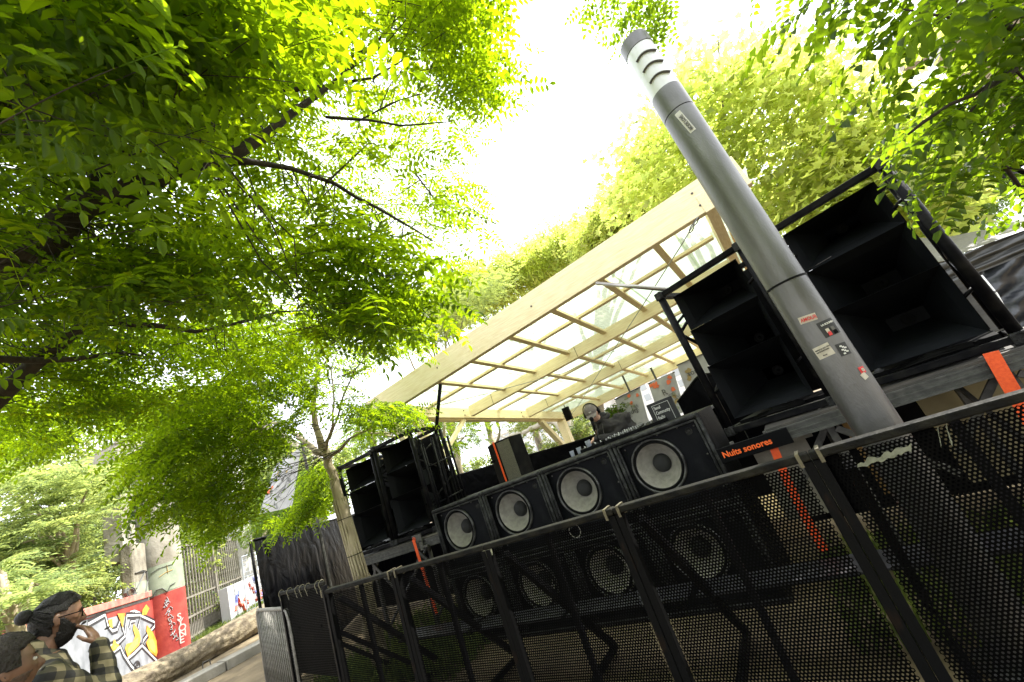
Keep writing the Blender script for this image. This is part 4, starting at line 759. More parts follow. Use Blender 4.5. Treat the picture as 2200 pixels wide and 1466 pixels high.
# iron fence
F0 = V(-18.1, 5.35, 0); F1 = V(-24.6, 10.1, 0); FT0 = 3.25; FT1 = 3.25; fd = nrm(F1 - F0); FL_ = np.linalg.norm(F1 - F0)
IRON = mat('weathered_iron', (.16, .14, .11), .6, .4, c2=(.27, .25, .21), scale=9, bump=.2)
t = thing('iron_fence', 'tall weathered iron bar fence between the two concrete piers', 'fence', F0, math.atan2(fd[1], fd[0]))
o0 = None; nb = 30
for k in range(nb + 1):
    x = FL_ * k / nb
    if o0 is None: b = MB(); b.box(-.028, -.02, .05, .028, .02, FT0 - .03); o0 = b.build('bar', IRON, t, local=True); o0.location = (x, 0, 0)
    else: share(o0, (x, 0, 0))
for z in (FT0, 1.55, .95, .35): b = MB(); b.box(-.05, -.035, z - .03, FL_ + .05, .035, z + .03); b.build('rail', IRON, t, local=True)
for x in (0, FL_ * .42, FL_ - .05): b = MB(); b.box(x - .07, -.08, 0, x + .07, .08, FT0 + .05); b.build('post', IRON, t, local=True)
o0 = None
for k in range(nb):
    x = FL_ * (k + .5) / nb
    if o0 is None: b = MB(); b.box(-.025, -.02, .05, .025, .02, .75); o0 = b.build('short_bar', IRON, t, local=True); o0.location = (x, 0, 0)
    else: share(o0, (x, 0, 0))
# second fence left, behind shrub
t = thing('iron_fence', 'weathered fence rail disappearing into the shrubs left of the concrete slab', 'fence', WP(150, 1250, P1, wn) - V(0, 0, 0), 0)
ff = [WD(150, 1223, 17), WD(200, 1210, 17.3), WD(252, 1190, 17.6)]
b = MB(); b.bar(ff[0], ff[2], .06, .06); b.build('rail', IRON, t)
for q in (ff[0], ff[1], ff[0] * .72 + ff[1] * .28): b = MB(); b.bar((q[0], q[1], .02), q, .06, .06, up=(0, 1, 0)); b.build('post', IRON, t)
# second pier, third pier
for (px, py, d, lab) in ((520, 1230, 26.0, 'second white concrete pier at the far end of the iron fence'), (678, 1090, 33, 'far white concrete pier glimpsed above the black screen')):
    q = WD(px, py, d); b = MB(); b.lathe([(.62, 0), (.62, 7.5)], (q[0], q[1], 0), (0, 0, 1), 32); t = thing('bridge_pier', lab, 'pier', (q[0], q[1], 0)); o = b.build('shaft', mat('white_concrete', (.36, .35, .31), .8, c2=(.46, .45, .41), scale=1.5), t, smooth=True); o.modifiers.new('e', 'EDGE_SPLIT'); b = MB(); b.lathe([(.75, 0), (.75, .18)], (q[0], q[1], 0), (0, 0, 1), 32); b.build('foot', CONC, t)
# painted parapet seen through the fence
t = thing('painted_parapet', 'low white parapet with red and blue graffiti behind the iron fence', 'wall', F0 + V(-1, 1.2, 0)); q0, q1 = F0 + V(-1.0, 1.6, 0), F1 + V(-1.5, 1.6, 0)
b = MB(); b.obox((q0 + q1) / 2 + V(0, 0, .75), (q1 - q0) / 2, V(.08, .11, 0), (0, 0, .65)); b.build('wall_face', mat('whitewash', (.38, .38, .38), .7), t); n2 = nrm(V(.59, .8, 0)); 
if n2 @ (EYE - q0) < 0: n2 = -n2
r_ = random.Random(9); GRD = mat('red_graffiti', (.6, .08, .04), .6); GBU = mat('blue_graffiti', (.15, .18, .45), .6)
for k in range(26):
    f = r_.random(); z = r_.uniform(.4, 1.3); c = q0 * (1 - f) + q1 * f + n2 * .17 + V(0, 0, z); dd = nrm(V(q1[0] - q0[0], q1[1] - q0[1], r_.uniform(-6, 6))); pts = [c + dd * s_ * .35 + V(0, 0, .1 * math.sin(s_ * 4 + k)) for s_ in np.linspace(-1, 1, 7)]; b = MB(); b.tube(pts, .05, 5, fl=.4); b.build('graffiti_line', GRD if k % 3 else GBU, t)
# mesh fence panel
t = thing('mesh_fence_panel', 'pale steel mesh fence panel right of the second pier', 'fence', WD(545, 1310, 21)); c0, c1, c2_, c3 = WD(519, 1197, 21), WD(575, 1178, 21), WD(585, 1300, 21), WD(532, 1322, 21)
LG = mat('light_galvanised', (.42, .45, .48), .4, .5); b = MB(); b.tube([c0, c1, c2_, c3, c0], .03, 6); b.build('frame', LG, t)
b = MB()
for k in range(1, 9): f = k / 9; b.tube([c0 * (1 - f) + c1 * f, c3 * (1 - f) + c2_ * f], .009, 4)
for k in range(1, 14): f = k / 14; b.tube([c0 * (1 - f) + c3 * f, c1 * (1 - f) + c2_ * f], .009, 4)
b.build('wire_grid', LG, t)['kind'] = 'stuff'
# log
lg0, lg1 = V(-10.3, 6.9, .30), V(-13.9, 2.6, .30)
lg0 = WZ(640, 1290, .29); lg1 = WZ(330, 1452, .27); ld = nrm(lg1 - lg0); lg1 = lg1 + ld * 2.2
lt = thing('fallen_log', 'long thick felled tree trunk lying on the ground before the graffiti wall', 'log', (lg1[0], lg1[1], 0))
def logfn(u, v):
    a = u * 2 * math.pi; p = lg0 * (1 - v) + lg1 * v + V(0, 0, .03 * math.sin(v * 9)); s_ = nrm(np.cross(ld, (0, 0, 1))); rr_ = (.30 + .02 * math.sin(v * 7)) * (1 + .025 * math.sin(a * 5 + v * 9) + .03 * math.sin(a * 11 + 2 * math.sin(v * 30)) + .015 * math.sin(a * 17 - v * 50)); return p + s_ * math.cos(a) * rr_ + V(0, 0, 1) * math.sin(a) * rr_
b = MB(); b.grid(logfn, 72, 160); b.build('bark', mat('furrowed_log_bark', (.09, .07, .045), .9, c2=(.22, .18, .115), scale=7, bump=1.0, bscale=26, detail=9), lt, smooth=True)
for e_, q in ((lg0, -ld), (lg1, ld)): b = MB(); b.lathe([(.29, 0), (.001, .01)], e_ - q * .005, q, 32); b.build('cut_face', PLY, lt)
# kerb slab in front of it
k0 = WZ(580, 1385, .0); k1 = WZ(430, 1466, 0.0); kd = nrm(k1 - k0); ks = nrm(np.cross(kd, (0, 0, 1)))
if ks @ (EYE - k0) < 0: ks = -ks
for i in range(5):
    p = k0 - kd * 1.5 + kd * (1.22 * i); b = MB(); b.obox(p + kd * .6 + V(0, 0, .07), kd * .60, ks * .28, (0, 0, .09 + .004 * (i % 2))); o = b.build('kerb_stone', CONC, origin=p, bevel=.015); struct(o); 
b = MB(); q = WZ(452, 1428, .2); b.tube([q + ks * 0, q + V(0, 0, .09), q + kd * .12 + V(0, 0, .1), q + kd * .13], .012, 6); tag(b.build('steel_staple', GALV, origin=q), 'small steel staple sticking out between the log and the kerb', 'staple')
# grass bank along the fence, and on the ground inside
GR = leafmat('grass_blades', (.10, .14, .03), (.22, .30, .05), .4, .45, 3)
def grass(name, centre_fn, n, h, label=None):
    co = []; 
    P = np.array([centre_fn(rng.random(), rng.random()) for _ in range(n)]); a = rng.random(n) * 2 * math.pi; hh = h * (.5 + rng.random(n)); lean = rng.normal(0, .35, (n, 2)) * hh[:, None]; w = .006 + .01 * h
    dx = np.stack([np.cos(a) * w, np.sin(a) * w, np.zeros(n)], 1); tip = P + np.stack([lean[:, 0], lean[:, 1], hh], 1); mid = P + np.stack([lean[:, 0] * .35, lean[:, 1] * .35, hh * .6], 1)
    co = np.stack([P - dx, P + dx, mid + dx * .8, tip, mid - dx * .8], 1).reshape(-1, 3); F = (np.arange(n)[:, None] * 5 + np.arange(5)[None]); me = npmesh(name, co, F); me.materials.append(GR); o = bpy.data.objects.new(name, me); COL.objects.link(o); o['kind'] = 'stuff'; o['category'] = 'grass'; o['label'] = label; return o
bk = lambda u, v: tuple(F0 * (1 - u) + F1 * u + nrm(V(-fd[1], fd[0], 0)) * (-1.6 * v + .2) * (1 if (V(-fd[1], fd[0], 0) @ (EYE - F0)) < 0 else -1))
grass('grass', bk, 9000, .28, 'rough green grass along the foot of the iron fence')
grass('grass', lambda u, v: (-6.3 + 2.6 * u, 3.1 + 1.8 * v ** 1.5, 0), 3500, .14, 'green weeds on the ground seen through the left perforated panels')
grass('grass', lambda u, v: (-.4 + 2.6 * u, 3.0 + 1.6 * v, 0), 2600, .14, 'green weeds on the ground seen through the right perforated panels')
# ================================================================== VIADUCT, BUILDINGS
vq = [WD(205, 975, 30), WD(330, 935, 36), WD(480, 950, 50)]
t = thing('viaduct', 'pale concrete viaduct deck crossing high behind the trees on the left', 'bridge', (vq[0][0], vq[0][1], 0)); q0, q1 = WD(205, 985, 30), WD(480, 880, 34); d_ = nrm(q1 - q0); n_ = nrm(np.cross(d_, (0, 0, 1)))
b = MB(); b.obox((q0 + q1) / 2 + V(0, 0, -.25), (q1 - q0) / 2, n_ * 1.6, (0, 0, .4)); b.build('deck', CONC, t); b = MB(); b.obox((q0 + q1) / 2 + V(0, 0, .2), (q1 - q0) / 2, n_ * 1.7, (0, 0, .04)); b.build('parapet', CONCD, t)
e0, e1 = q1, WD(700, 1015, 42); d_ = nrm(e1 - e0); n_ = nrm(np.cross(d_, (0, 0, 1))); b = MB(); b.obox((e0 + e1) / 2 + V(0, 0, -.4), (e1 - e0) / 2, n_ * 1.2, (0, 0, .35)); b.build('deck', CONCD, t)
for q in (q0 * .75 + q1 * .25, q1): b = MB(); b.lathe([(.5, 0), (.5, q[2] - .66)], (q[0], q[1], 0), (0, 0, 1), 20); b.build('support', CONC, t, smooth=True)
def building(label, c, ax, w, d, h, floors, cols, m, wm):
    t = thing('apartment_block', label, 'building', c); ax = nrm(ax); ay = nrm(np.cross((0, 0, 1), ax)); c = np.array(c, float)
    if ay @ (EYE - c) > 0: ay = -ay
    b = MB(); b.obox(c + ay * d / 2 + V(0, 0, h / 2), ax * w / 2, ay * d / 2, (0, 0, h / 2)); b.build('wall', m, t); b = MB(); b.obox(c + ay * d / 2 + V(0, 0, h + .2), ax * (w / 2 + .3), ay * (d / 2 + .3), (0, 0, .198)); b.build('roof', m, t)
    o0 = None
    for i in range(cols):
        for j in range(floors):
            p = c + ax * (-w / 2 + w * (i + .5) / cols) + V(0, 0, h * (j + .55) / floors); hw_, hh_ = w / cols * .26, h / floors * .3
            b = MB(); b.obox(p - ay * .03, ax * hw_, ay * .03, (0, 0, hh_)); f = b.build('window', wm, t)
    return t
BW = mat('cream_render', (.62, .60, .55), .8, c2=(.7, .68, .63), scale=.5); WG = mat('far_window_glass', (.34, .36, .36), .2)
q = W(1195, 960, 70); building('pale apartment block with rows of windows glimpsed behind the pale gnarled tree', (q[0] - 1, 70, 0), (1, .12, 0), 26, 10, 9.0, 6, 14, BW, WG)
q = W(1420, 830, 75); building('taller pale apartment block behind the three banners', (q[0], 76, 0), (1, -.1, 0), 18, 10, 14, 7, 8, BW, WG)
# near building upper right with overhanging slotted eave
t = thing('concrete_building', 'pale concrete building with a slotted overhanging eave behind the leaves at upper right', 'building', (9.5, 11, 0))
BC = mat('speckled_light_concrete', (.42, .43, .44), .85, c2=(.52, .53, .54), scale=30, bump=.1)
pe = [WZ(2005, 138, 11.2), WZ(2050, 175, 11.2), WZ(2330, 420, 11.2), WZ(2600, 100, 11.2), WZ(2150, -80, 11.2)]; b = MB(); b.prism(pe, (0, 0, .6)); b.build('eave', BC, t)
cc = sum(pe) / len(pe); b = MB(); b.obox((cc[0] + 2.5, cc[1] + 2.5, 5.6), (2.6, 1.2, 0), (-1.0, 2.2, 0), (0, 0, 5.55)); b.build('wall', BC, t)
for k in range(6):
    p = WZ(2030 + 32 * k, 150 + 14 * k, 11.195); q = WZ(2055 + 32 * k, 95 + 14 * k, 11.195); b = MB(); b.bar(p, q, .05, .03); b.build('slot_shadow', mat('slot_shadow_brown', (.22, .19, .15), .8), t)  # brown bars on the soffit, painting the shade inside the eave slots
pe2 = [WZ(1940, 160, 12.0), WZ(2003, 135, 12.0), WZ(2030, 60, 12.0), WZ(1975, 70, 12.0)]; b = MB(); b.prism(pe2, (0, 0, .3)); b.build('upper_eave', mat('beige_soffit', (.36, .32, .26), .8), t)
# ================================================================== PEOPLE
def rotm(yaw, pitch=0., roll=0.):      # local +y forward, +x right, +z up
    cy, sy = math.cos(yaw), math.sin(yaw); Rz = np.array([[cy, -sy, 0], [sy, cy, 0], [0, 0, 1.]]); c, s_ = math.cos(pitch), math.sin(pitch); Rx = np.array([[1, 0, 0], [0, c, -s_], [0, s_, c]]); c, s_ = math.cos(roll), math.sin(roll); Ry = np.array([[c, 0, s_], [0, 1, 0], [-s_, 0, c]]); return Rz @ Rx @ Ry
def gs(d, s_): return math.exp(-(d / s_) ** 2)
def headpt(u, v, grow=0.0):      # u around (0 = front), v 0 bottom .. 1 top
    th = math.pi * (1 - v); ph = 2 * math.pi * u; sx = math.sin(th) * math.sin(ph); cy = math.sin(th) * math.cos(ph); cz = math.cos(th)
    x = .077 * sx; y = .098 * cy; z = .122 * cz
    if z < 0:
        k = (-z / .122); x *= 1 - .34 * k ** 1.3; y *= 1 - (.22 * k ** 1.5 if cy > 0 else .42 * k)
    if cy > 0:
        y *= 1 - .10 * gs(abs(z) - 0, .12); ax = abs(x)
        f = cy ** .6
        y += f * (.024 * gs(x, .011) * gs(z + .030, .016) + .014 * gs(x, .009) * gs(z + .008, .020))        # nose
        y += f * (.006 * gs(ax - .028, .022) * gs(z - .026, .010))                                        # brow
        y -= f * (.011 * gs(ax - .031, .015) * gs(z - .006, .013))                                        # eye socket
        y += f * (.004 * gs(ax - .031, .010) * gs(z - .005, .007))                                        # lid
        y += f * (.008 * gs(x, .022) * gs(z + .058, .006) + .007 * gs(x, .019) * gs(z + .071, .006) - .003 * gs(x, .02) * gs(z + .0645, .003))
        y += f * (.010 * gs(x, .020) * gs(z + .103, .014)); y += f * .004 * gs(ax - .045, .016) * gs(z + .02, .016)
    else: y *= 1 + .06 * gs(z - .03, .05)
    n_ = nrm(V(x / .077 ** 2, y / .098 ** 2, z / .122 ** 2)); return V(x, y, z) + n_ * grow
def add_head(b, c, Rm, s_=1.0, nu=64, nv=52):
    vs = []; fs = []
    for j in range(nv + 1):
        for i in range(nu): vs.append(np.array(c) + Rm @ (headpt(i / nu, min(.998, max(.002, j / nv))) * s_))
    for j in range(nv):
        for i in range(nu): a, q = j * nu + i, j * nu + (i + 1) % nu; fs.append((a, q, q + nu, a + nu))
    fs.append(tuple(range(nu - 1, -1, -1))); fs.append(tuple(nv * nu + i for i in range(nu))); b.add(vs, fs)
    for sg in (-1, 1):
        er = Rm @ rotm(sg * .25); b.ell(np.array(c) + Rm @ V(sg * .078, -.008, -.005) * s_, V(.008, .018, .032) * s_, 12, 10, er); b.ell(np.array(c) + Rm @ V(sg * .084, -.016, .004) * s_, V(.006, .013, .022) * s_, 10, 8, er)
def cap_region(c, Rm, s_, keep, grow, noise=0, nu=64, nv=48, seed=0):      # shell over part of the head: hair, beard, cap
    b = MB(); r_ = random.Random(seed); idx = {}; vs = []; fs = []
    g_ = {}
    for j in range(nv + 1):
        for i in range(nu): g_[(i, j)] = r_.uniform(-noise, noise)
    def vid(i, j, o):
        i %= nu; k = (i, j, o)
        if k not in idx:
            p = headpt(i / nu, min(.998, max(.002, j / nv)), (grow(headpt(i / nu, min(.998, max(.002, j / nv)))) if callable(grow) else grow) + g_[(i, j)] if o else -.004); idx[k] = len(vs); vs.append(np.array(c) + Rm @ (p * s_))
        return idx[k]
    inc = {(i, j): keep(headpt((i + .5) / nu, (j + .5) / nv)) for j in range(nv) for i in range(nu)}
    for (i, j), k in inc.items():
        if not k: continue
        fs.append((vid(i, j, 1), vid(i + 1, j, 1), vid(i + 1, j + 1, 1), vid(i, j + 1, 1))); fs.append((vid(i, j + 1, 0), vid(i + 1, j + 1, 0), vid(i + 1, j, 0), vid(i, j, 0)))
        for (di, dj, a_, b_) in ((-1, 0, (i, j + 1), (i, j)), (1, 0, (i + 1, j), (i + 1, j + 1)), (0, -1, (i, j), (i + 1, j)), (0, 1, (i + 1, j + 1), (i, j + 1))):
            if not inc.get(((i + di) % nu, j + dj), False): fs.append((vid(*a_, 1), vid(*a_, 0), vid(*b_, 0), vid(*b_, 1)))
    b.add(vs, fs); return b
def loft(b, rings, n=20, Rm=None):
    vs = []; fs = []
    for (c, rx, ry) in rings:
        for j in range(n): a = 2 * math.pi * j / n; ca, sa = math.cos(a), math.sin(a); vs.append(np.array(c, float) + (np.eye(3) if Rm is None else Rm) @ V(rx * math.copysign(abs(ca) ** .85, ca), ry * math.copysign(abs(sa) ** .85, sa), 0))
    for i in range(len(rings) - 1):
        for j in range(n): a, q = i * n + j, i * n + (j + 1) % n; fs.append((a, q, q + n, a + n))
    fs.append(tuple(range(n - 1, -1, -1))); fs.append(tuple((len(rings) - 1) * n + j for j in range(n))); b.add(vs, fs)
def limb(b, pts, rs, n=12):
    P = [np.array(p, float) for p in pts]; Q = [P[0]]; r = [rs[0]]
    for k in range(1, len(P)):
        for f in (.33, .66, 1): Q.append(P[k - 1] * (1 - f) + P[k] * f); r.append(rs[k - 1] * (1 - f) + rs[k] * f)
    b.tube(Q, r, n); b.ell(P[0], (rs[0] * .98,) * 3, n, 8); b.ell(P[-1], (rs[-1] * .98,) * 3, n, 8)
    for k in range(1, len(P) - 1): b.ell(P[k], (rs[k] * 1.0,) * 3, n, 8)
def hand(b, wr, d, up, side, curl=.6, s_=1.0):      # wrist, finger direction, back-of-hand normal, thumb side
    d = nrm(d); up = nrm(np.array(up) - d * (np.array(up) @ d)); sd = np.cross(d, up) * side; Rm = np.array([sd, d, up]).T
    b.ell(wr + d * .045 * s_, (.038 * s_, .052 * s_, .016 * s_), 14, 10, Rm)
    for k, (o, L_) in enumerate(((.028, .072), (.010, .080), (-.009, .074), (-.026, .058))):
        p = wr + d * .082 * s_ + sd * o * s_; pts = [p - d * .03 * s_]; dd = d.copy(); a = 0
        for q in range(3):
            a += curl * (.5 + .12 * k) * (.6 if q == 0 else 1); dd = d * math.cos(a) - up * math.sin(a); p = p + dd * L_ * s_ * (.42, .32, .26)[q]; pts.append(p)
        limb(b, pts, [.0095 * s_, .009 * s_, .0083 * s_, .0068 * s_], 8)
    t0 = wr + d * .02 * s_ + sd * .028 * s_; t1 = t0 + (sd * .03 + d * .022 - up * .01) * s_; t2 = t1 + (sd * .008 + d * .034 - up * .012) * s_; limb(b, [wr + d * .01, t0, t1, t2], [.013 * s_, .014 * s_, .0105 * s_, .0085 * s_], 8)
SKIN = mat('skin_olive', (.125, .064, .037), .5, c2=(.17, .09, .054), scale=20); SKIN2 = mat('skin_light', (.46, .27, .18), .5, c2=(.52, .32, .22), scale=20); HAIR = mat('black_hair', (.006, .005, .004), .55, bump=.8, bscale=90, stretch=(1, 4, 1)); HAIR2 = mat('dark_brown_hair', (.012, .008, .005), .6, bump=.9, bscale=80)
JACK = mat('charcoal_jacket', (.006, .0055, .005), .85, c2=(.018, .015, .012), scale=12, bump=.7, bscale=9); JEAN = mat('dark_trousers', (.02, .022, .03), .8, bump=.2, bscale=60); SHOE = mat('dark_shoe', (.02, .02, .02), .5)
def plaid():
    m = mat('plaid_flannel', (.1, .1, .1), .85, bump=.3, bscale=18); t = m.node_tree; p = t.nodes['Principled BSDF']; tc = t.nodes['Texture Coordinate']; sp = t.nodes.new('ShaderNodeSeparateXYZ'); mp = t.nodes.new('ShaderNodeMapping'); mp.inputs['Rotation'].default_value = (.35, .12, .75); t.links.new(tc.outputs['Object'], mp.inputs[0]); t.links.new(mp.outputs[0], sp.inputs[0]); cols = []
    for ax in ('X', 'Z'):
        mo = t.nodes.new('ShaderNodeMath'); mo.operation = 'MULTIPLY'; mo.inputs[1].default_value = 15.0; t.links.new(sp.outputs[ax], mo.inputs[0]); fr_ = t.nodes.new('ShaderNodeMath'); fr_.operation = 'FRACT'; t.links.new(mo.outputs[0], fr_.inputs[0]); gt = t.nodes.new('ShaderNodeMath'); gt.operation = 'GREATER_THAN'; gt.inputs[1].default_value = .5; t.links.new(fr_.outputs[0], gt.inputs[0]); cols.append(gt)
    ad = t.nodes.new('ShaderNodeMath'); ad.operation = 'ADD'; t.links.new(cols[0].outputs[0], ad.inputs[0]); t.links.new(cols[1].outputs[0], ad.inputs[1]); dv_ = t.nodes.new('ShaderNodeMath'); dv_.operation = 'MULTIPLY'; dv_.inputs[1].default_value = .5; t.links.new(ad.outputs[0], dv_.inputs[0])
    r = t.nodes.new('ShaderNodeValToRGB'); r.color_ramp.interpolation = 'CONSTANT'; e = r.color_ramp.elements; e[0].position = 0; e[0].color = (.005, .005, .0045, 1); e[1].position = .4; e[1].color = (.045, .04, .022, 1); x = e.new(.9); x.color = (.17, .145, .08, 1)
    t.links.new(dv_.outputs[0], r.inputs['Fac']); t.links.new(r.outputs['Color'], p.inputs['Base Color']); return m
def person(label, base, yaw, hp, hR, skin, top_m, spine, rsh, relb, rwr, lsh, lelb, lwr, hands, hs_=1.0, fold=0.0):
    """all joints in local coordinates (x right, y forward, z up) of a person standing at base"""
    t = thing('person', label, 'person', base, yaw); b = MB(); hipz = .93
    add_head(b, hp, hR, hs_); neckb = V(*spine[-1][0]); limb(b, [V(*hp) + hR @ V(0, -.03, -.06), neckb + V(0, 0, .03)], [.056, .062], 16)
    loft(b, [((0, 0, hipz - .05), .14, .10)] + [(c, rx * .86, ry * .86) for c, rx, ry in spine])
    for (s_, e_, w_), (hd, hu, sd, cu) in zip(((rsh, relb, rwr), (lsh, lelb, lwr)), hands):
        limb(b, [s_, e_, w_], [.045, .036, .026]); hand(b, np.array(w_, float), hd, hu, sd, cu, hs_)
    for sg in (-1, 1): limb(b, [(sg * .09, 0, hipz), (sg * .11, .03, .50), (sg * .12, -.01, .09)], [.075, .05, .036]); b.ell((sg * .12, .06, .035), (.04, .11, .03))
    o = b.build('body', skin, t, local=True, remesh=.0055)
    b = MB(); loft(b, [(c, rx, ry) for c, rx, ry in spine])
    for (s_, e_, w_) in ((rsh, relb, rwr), (lsh, lelb, lwr)):
        s_, e_, w_ = map(lambda q: np.array(q, float), (s_, e_, w_)); wq = e_ + (w_ - e_) * .93; limb(b, [np.array(spine[-2][0]) * .35 + s_ * .65, s_, e_, wq], [.075, .078, .060, .044], 14)
    limb(b, [neckb + V(0, -.02, -.02), neckb + V(0, -.015, .035)], [.085, .078], 16)
    o = b.build('jacket' if top_m is JACK else 'shirt', top_m, t, local=True, remesh=.011)
    tx = bpy.data.textures.new('folds', 'CLOUDS'); tx.noise_scale = .09; dm = o.modifiers.new('d', 'DISPLACE'); dm.texture = tx; dm.strength = .03; dm.mid_level = .5
    b = MB(); loft(b, [((0, 0, hipz - .12), .16, .125), ((0, 0, hipz + .03), .165, .125), (spine[0][0], .15, .115)])
    for sg in (-1, 1): limb(b, [(sg * .09, 0, hipz), (sg * .11, .03, .50), (sg * .12, -.01, .10)], [.095, .075, .06])
    b.build('trousers', JEAN, t, local=True, remesh=.012)
    for sg in (-1, 1):
        b = MB(); b.ell((sg * .12, .05, .045), (.05, .135, .045), 16, 10); b.box(sg * .12 - .045, -.075, .0, sg * .12 + .045, .17, .025); b.build('shoe', SHOE, t, local=True, smooth=True)
    return t
def hobj(b, name, m, t, smooth=True): return b.build(name, m, t, local=True, smooth=smooth)
def glasses(t, c, Rm, s_, m):
    b = MB()
    for sg in (-1, 1):
        b.tube([np.array(c) + Rm @ (V(sg * (.034 + .025 * math.cos(a)), .090 - .006 * abs(math.cos(a)), .004 + .019 * math.sin(a)) * s_) for a in [k * math.pi / 8 for k in range(17)]], .0028, 6)
        b.tube([np.array(c) + Rm @ (V(*q) * s_) for q in ((sg * .059, .086, .010), (sg * .079, .05, .008), (sg * .084, -.01, .006))], .003, 6)
    b.tube([np.array(c) + Rm @ (V(x, .095, .008) * s_) for x in (-.01, 0, .01)], .0025, 6); b.build('glasses', m, t, local=True)
# --- man with the hair bun
B1 = WD(96, 1342, 3.65); yaw = -math.atan2(.14, .99) + .05; hz = B1[2]
base = V(B1[0], B1[1], 0); hp = V(0, .05, hz); hR = rotm(0, -.10)
t = person('bearded man with black hair bun and glasses in plaid shirt, hand on his chin', base, yaw, hp, hR, SKIN, plaid(),
    [((0, 0, .86), .19, .14), ((0, -.01, 1.05), .18, .135), ((0, -.01, 1.28), .215, .15), ((0, -.02, 1.45), .235, .145), ((0, -.02, hz - .215), .17, .115), ((0, -.015, hz - .15), .09, .085)],
    (.215, .0, hz - .265), (.22, .22, hz - .50), (.075, .185, hz - .19), (-.21, 0, hz - .30), (-.20, .20, hz - .55), (.02, .26, hz - .60),
    ((V(-.35, -.25, .9), V(.5, .8, .2), -1, .55), (V(.9, .2, -.1), V(0, .3, 1), 1, .5)))
KH = lambda p: (p[2] > .030 or (p[1] < -.022 and p[2] > -.07)) and not (p[1] > .028 and p[2] < .040 + .5 * max(0, p[1] - .028) + .012) and not (p[1] > .0 and p[2] < .030)
hobj(cap_region(hp, hR, 1.0, KH, .011, .0022, seed=1), 'hair', HAIR, t); b = MB(); b.ell(hp + hR @ V(0, -.128, .055), (.036, .034, .036), 16, 12); b.ell(hp + hR @ V(0, -.108, .050), (.022, .02, .022)); hobj(b, 'hair_bun', HAIR, t)
def dirpt(d, g_): d = nrm(d); return headpt(math.atan2(d[0], d[1]) / (2 * math.pi) % 1, 1 - math.acos(max(-1, min(1, d[2]))) / math.pi, g_)
b = MB(); rs_ = random.Random(8)
for k in range(150):
    if k < 110: a = rs_.uniform(-1.5, 1.5); d0 = V(math.sin(a), .62 * math.cos(a) - .1, .62 + .25 * math.cos(a))
    else: a = rs_.choice((-1, 1)); d0 = V(a, -.25 + rs_.uniform(-.2, .1), rs_.uniform(-.35, .3))
    d1 = V(rs_.uniform(-.12, .12), -1, .48 + rs_.uniform(-.1, .1)); b.tube([hp + hR @ dirpt(d0 * (1 - f) + d1 * f + V(0, 0, .0), .0115 + .003 * math.sin(f * 3.1) + rs_.uniform(0, .0015)) for f in (0, .2, .4, .6, .8, 1)], [.0012, .0025, .003, .003, .0025, .002], 4)
hobj(b, 'hair_strands', HAIR, t)
b = MB(); r_ = random.Random(4)
for k in range(26): q = hp + V(r_.uniform(-.055, .055), -.085 + r_.uniform(-.015, .02), -.03 + r_.uniform(-.05, .03)); b.tube([q, q + V(r_.uniform(-.02, .02), -.02, -.02), q + V(r_.uniform(-.02, .02), -.012, -.05)], [.009, .008, .003], 5)
hobj(b, 'loose_curls', HAIR, t)
BE = lambda p: p[2] < .0 - 1.0 * max(0, p[1] - .012) and p[1] > .004 - .25 * max(0, -p[2] - .03) and (p[2] < -.048 or p[1] < .06) and not (p[1] > .07 and -.075 < p[2] < -.058 and abs(p[0]) < .022)
hobj(cap_region(hp, hR, 1.0, BE, lambda p: .006 + .012 * max(0, -p[2] - .06) / .06, .0025, seed=2), 'beard', HAIR, t)
b = MB(); b.tube([hp + hR @ V(x, .104 - abs(x) * .35, -.050 - abs(x) * .15) for x in (-.03, -.015, 0, .015, .03)], [.004, .007, .006, .007, .004], 6); hobj(b, 'moustache', HAIR, t)
glasses(t, hp, hR, 1.0, RUB); b = MB()
for sg in (-1, 1): b.tube([hp + hR @ V(sg * x, .092 - x * .25, .030 - abs(x - .03) * .15) for x in (.012, .03, .05)], [.003, .004, .002], 6)
hobj(b, 'eyebrows', HAIR, t)
b = MB(); b.lathe([(.012, 0), (.012, .004), (.009, .004), (.009, 0)], V(.085, .225, hz - .135), (-.3, -.2, .9), 14); b.build('ring', ALU, t, local=True)
# --- man at the lower left corner
B2 = WD(-28, 1462, 3.1); hz = B2[2]; yaw = -.02; base = V(B2[0], B2[1], 0); hp = V(0, .05, hz); hR = rotm(0, .10)
t = person('short haired man with moustache, only his head in view at the lower left corner', base, yaw, hp, hR, SKIN, mat('dark_tshirt', (.03, .03, .035), .85, bump=.3, bscale=10),
    [((0, 0, .84), .18, .13), ((0, 0, 1.05), .175, .13), ((0, 0, 1.22), .21, .14), ((0, -.01, hz - .34), .22, .13), ((0, -.02, hz - .25), .16, .10), ((0, -.01, hz - .19), .08, .075)],
    (.2, 0, hz - .30), (.25, .02, hz - .60), (.22, .18, hz - .80), (-.2, 0, hz - .30), (-.25, .02, hz - .60), (-.22, .18, hz - .80), ((V(0, .6, -.8), V(1, 0, 0), -1, .5), (V(0, .6, -.8), V(-1, 0, 0), 1, .5)))
KH2 = lambda p: (p[2] > .058 or (p[1] < -.01 and p[2] > -.05) or (abs(p[0]) > .052 and p[1] < .03 and p[2] > .0)) and not (p[1] > .05 and p[2] < .075)
hobj(cap_region(hp, hR, 1.0, KH2, lambda p: .010 + .02 * max(0, p[2]) / .12, .004, seed=3), 'hair', HAIR2, t)
b = MB()
for k in range(70): a = r_.uniform(0, 6.28); f = r_.uniform(0, .06); q = hp + hR @ V(f * math.cos(a), -.01 + f * 1.2 * math.sin(a), .125 - f * f * 6); b.tube([q, q + V(r_.uniform(-.012, .012), r_.uniform(-.01, .015), .018)], [.006, .002], 4)
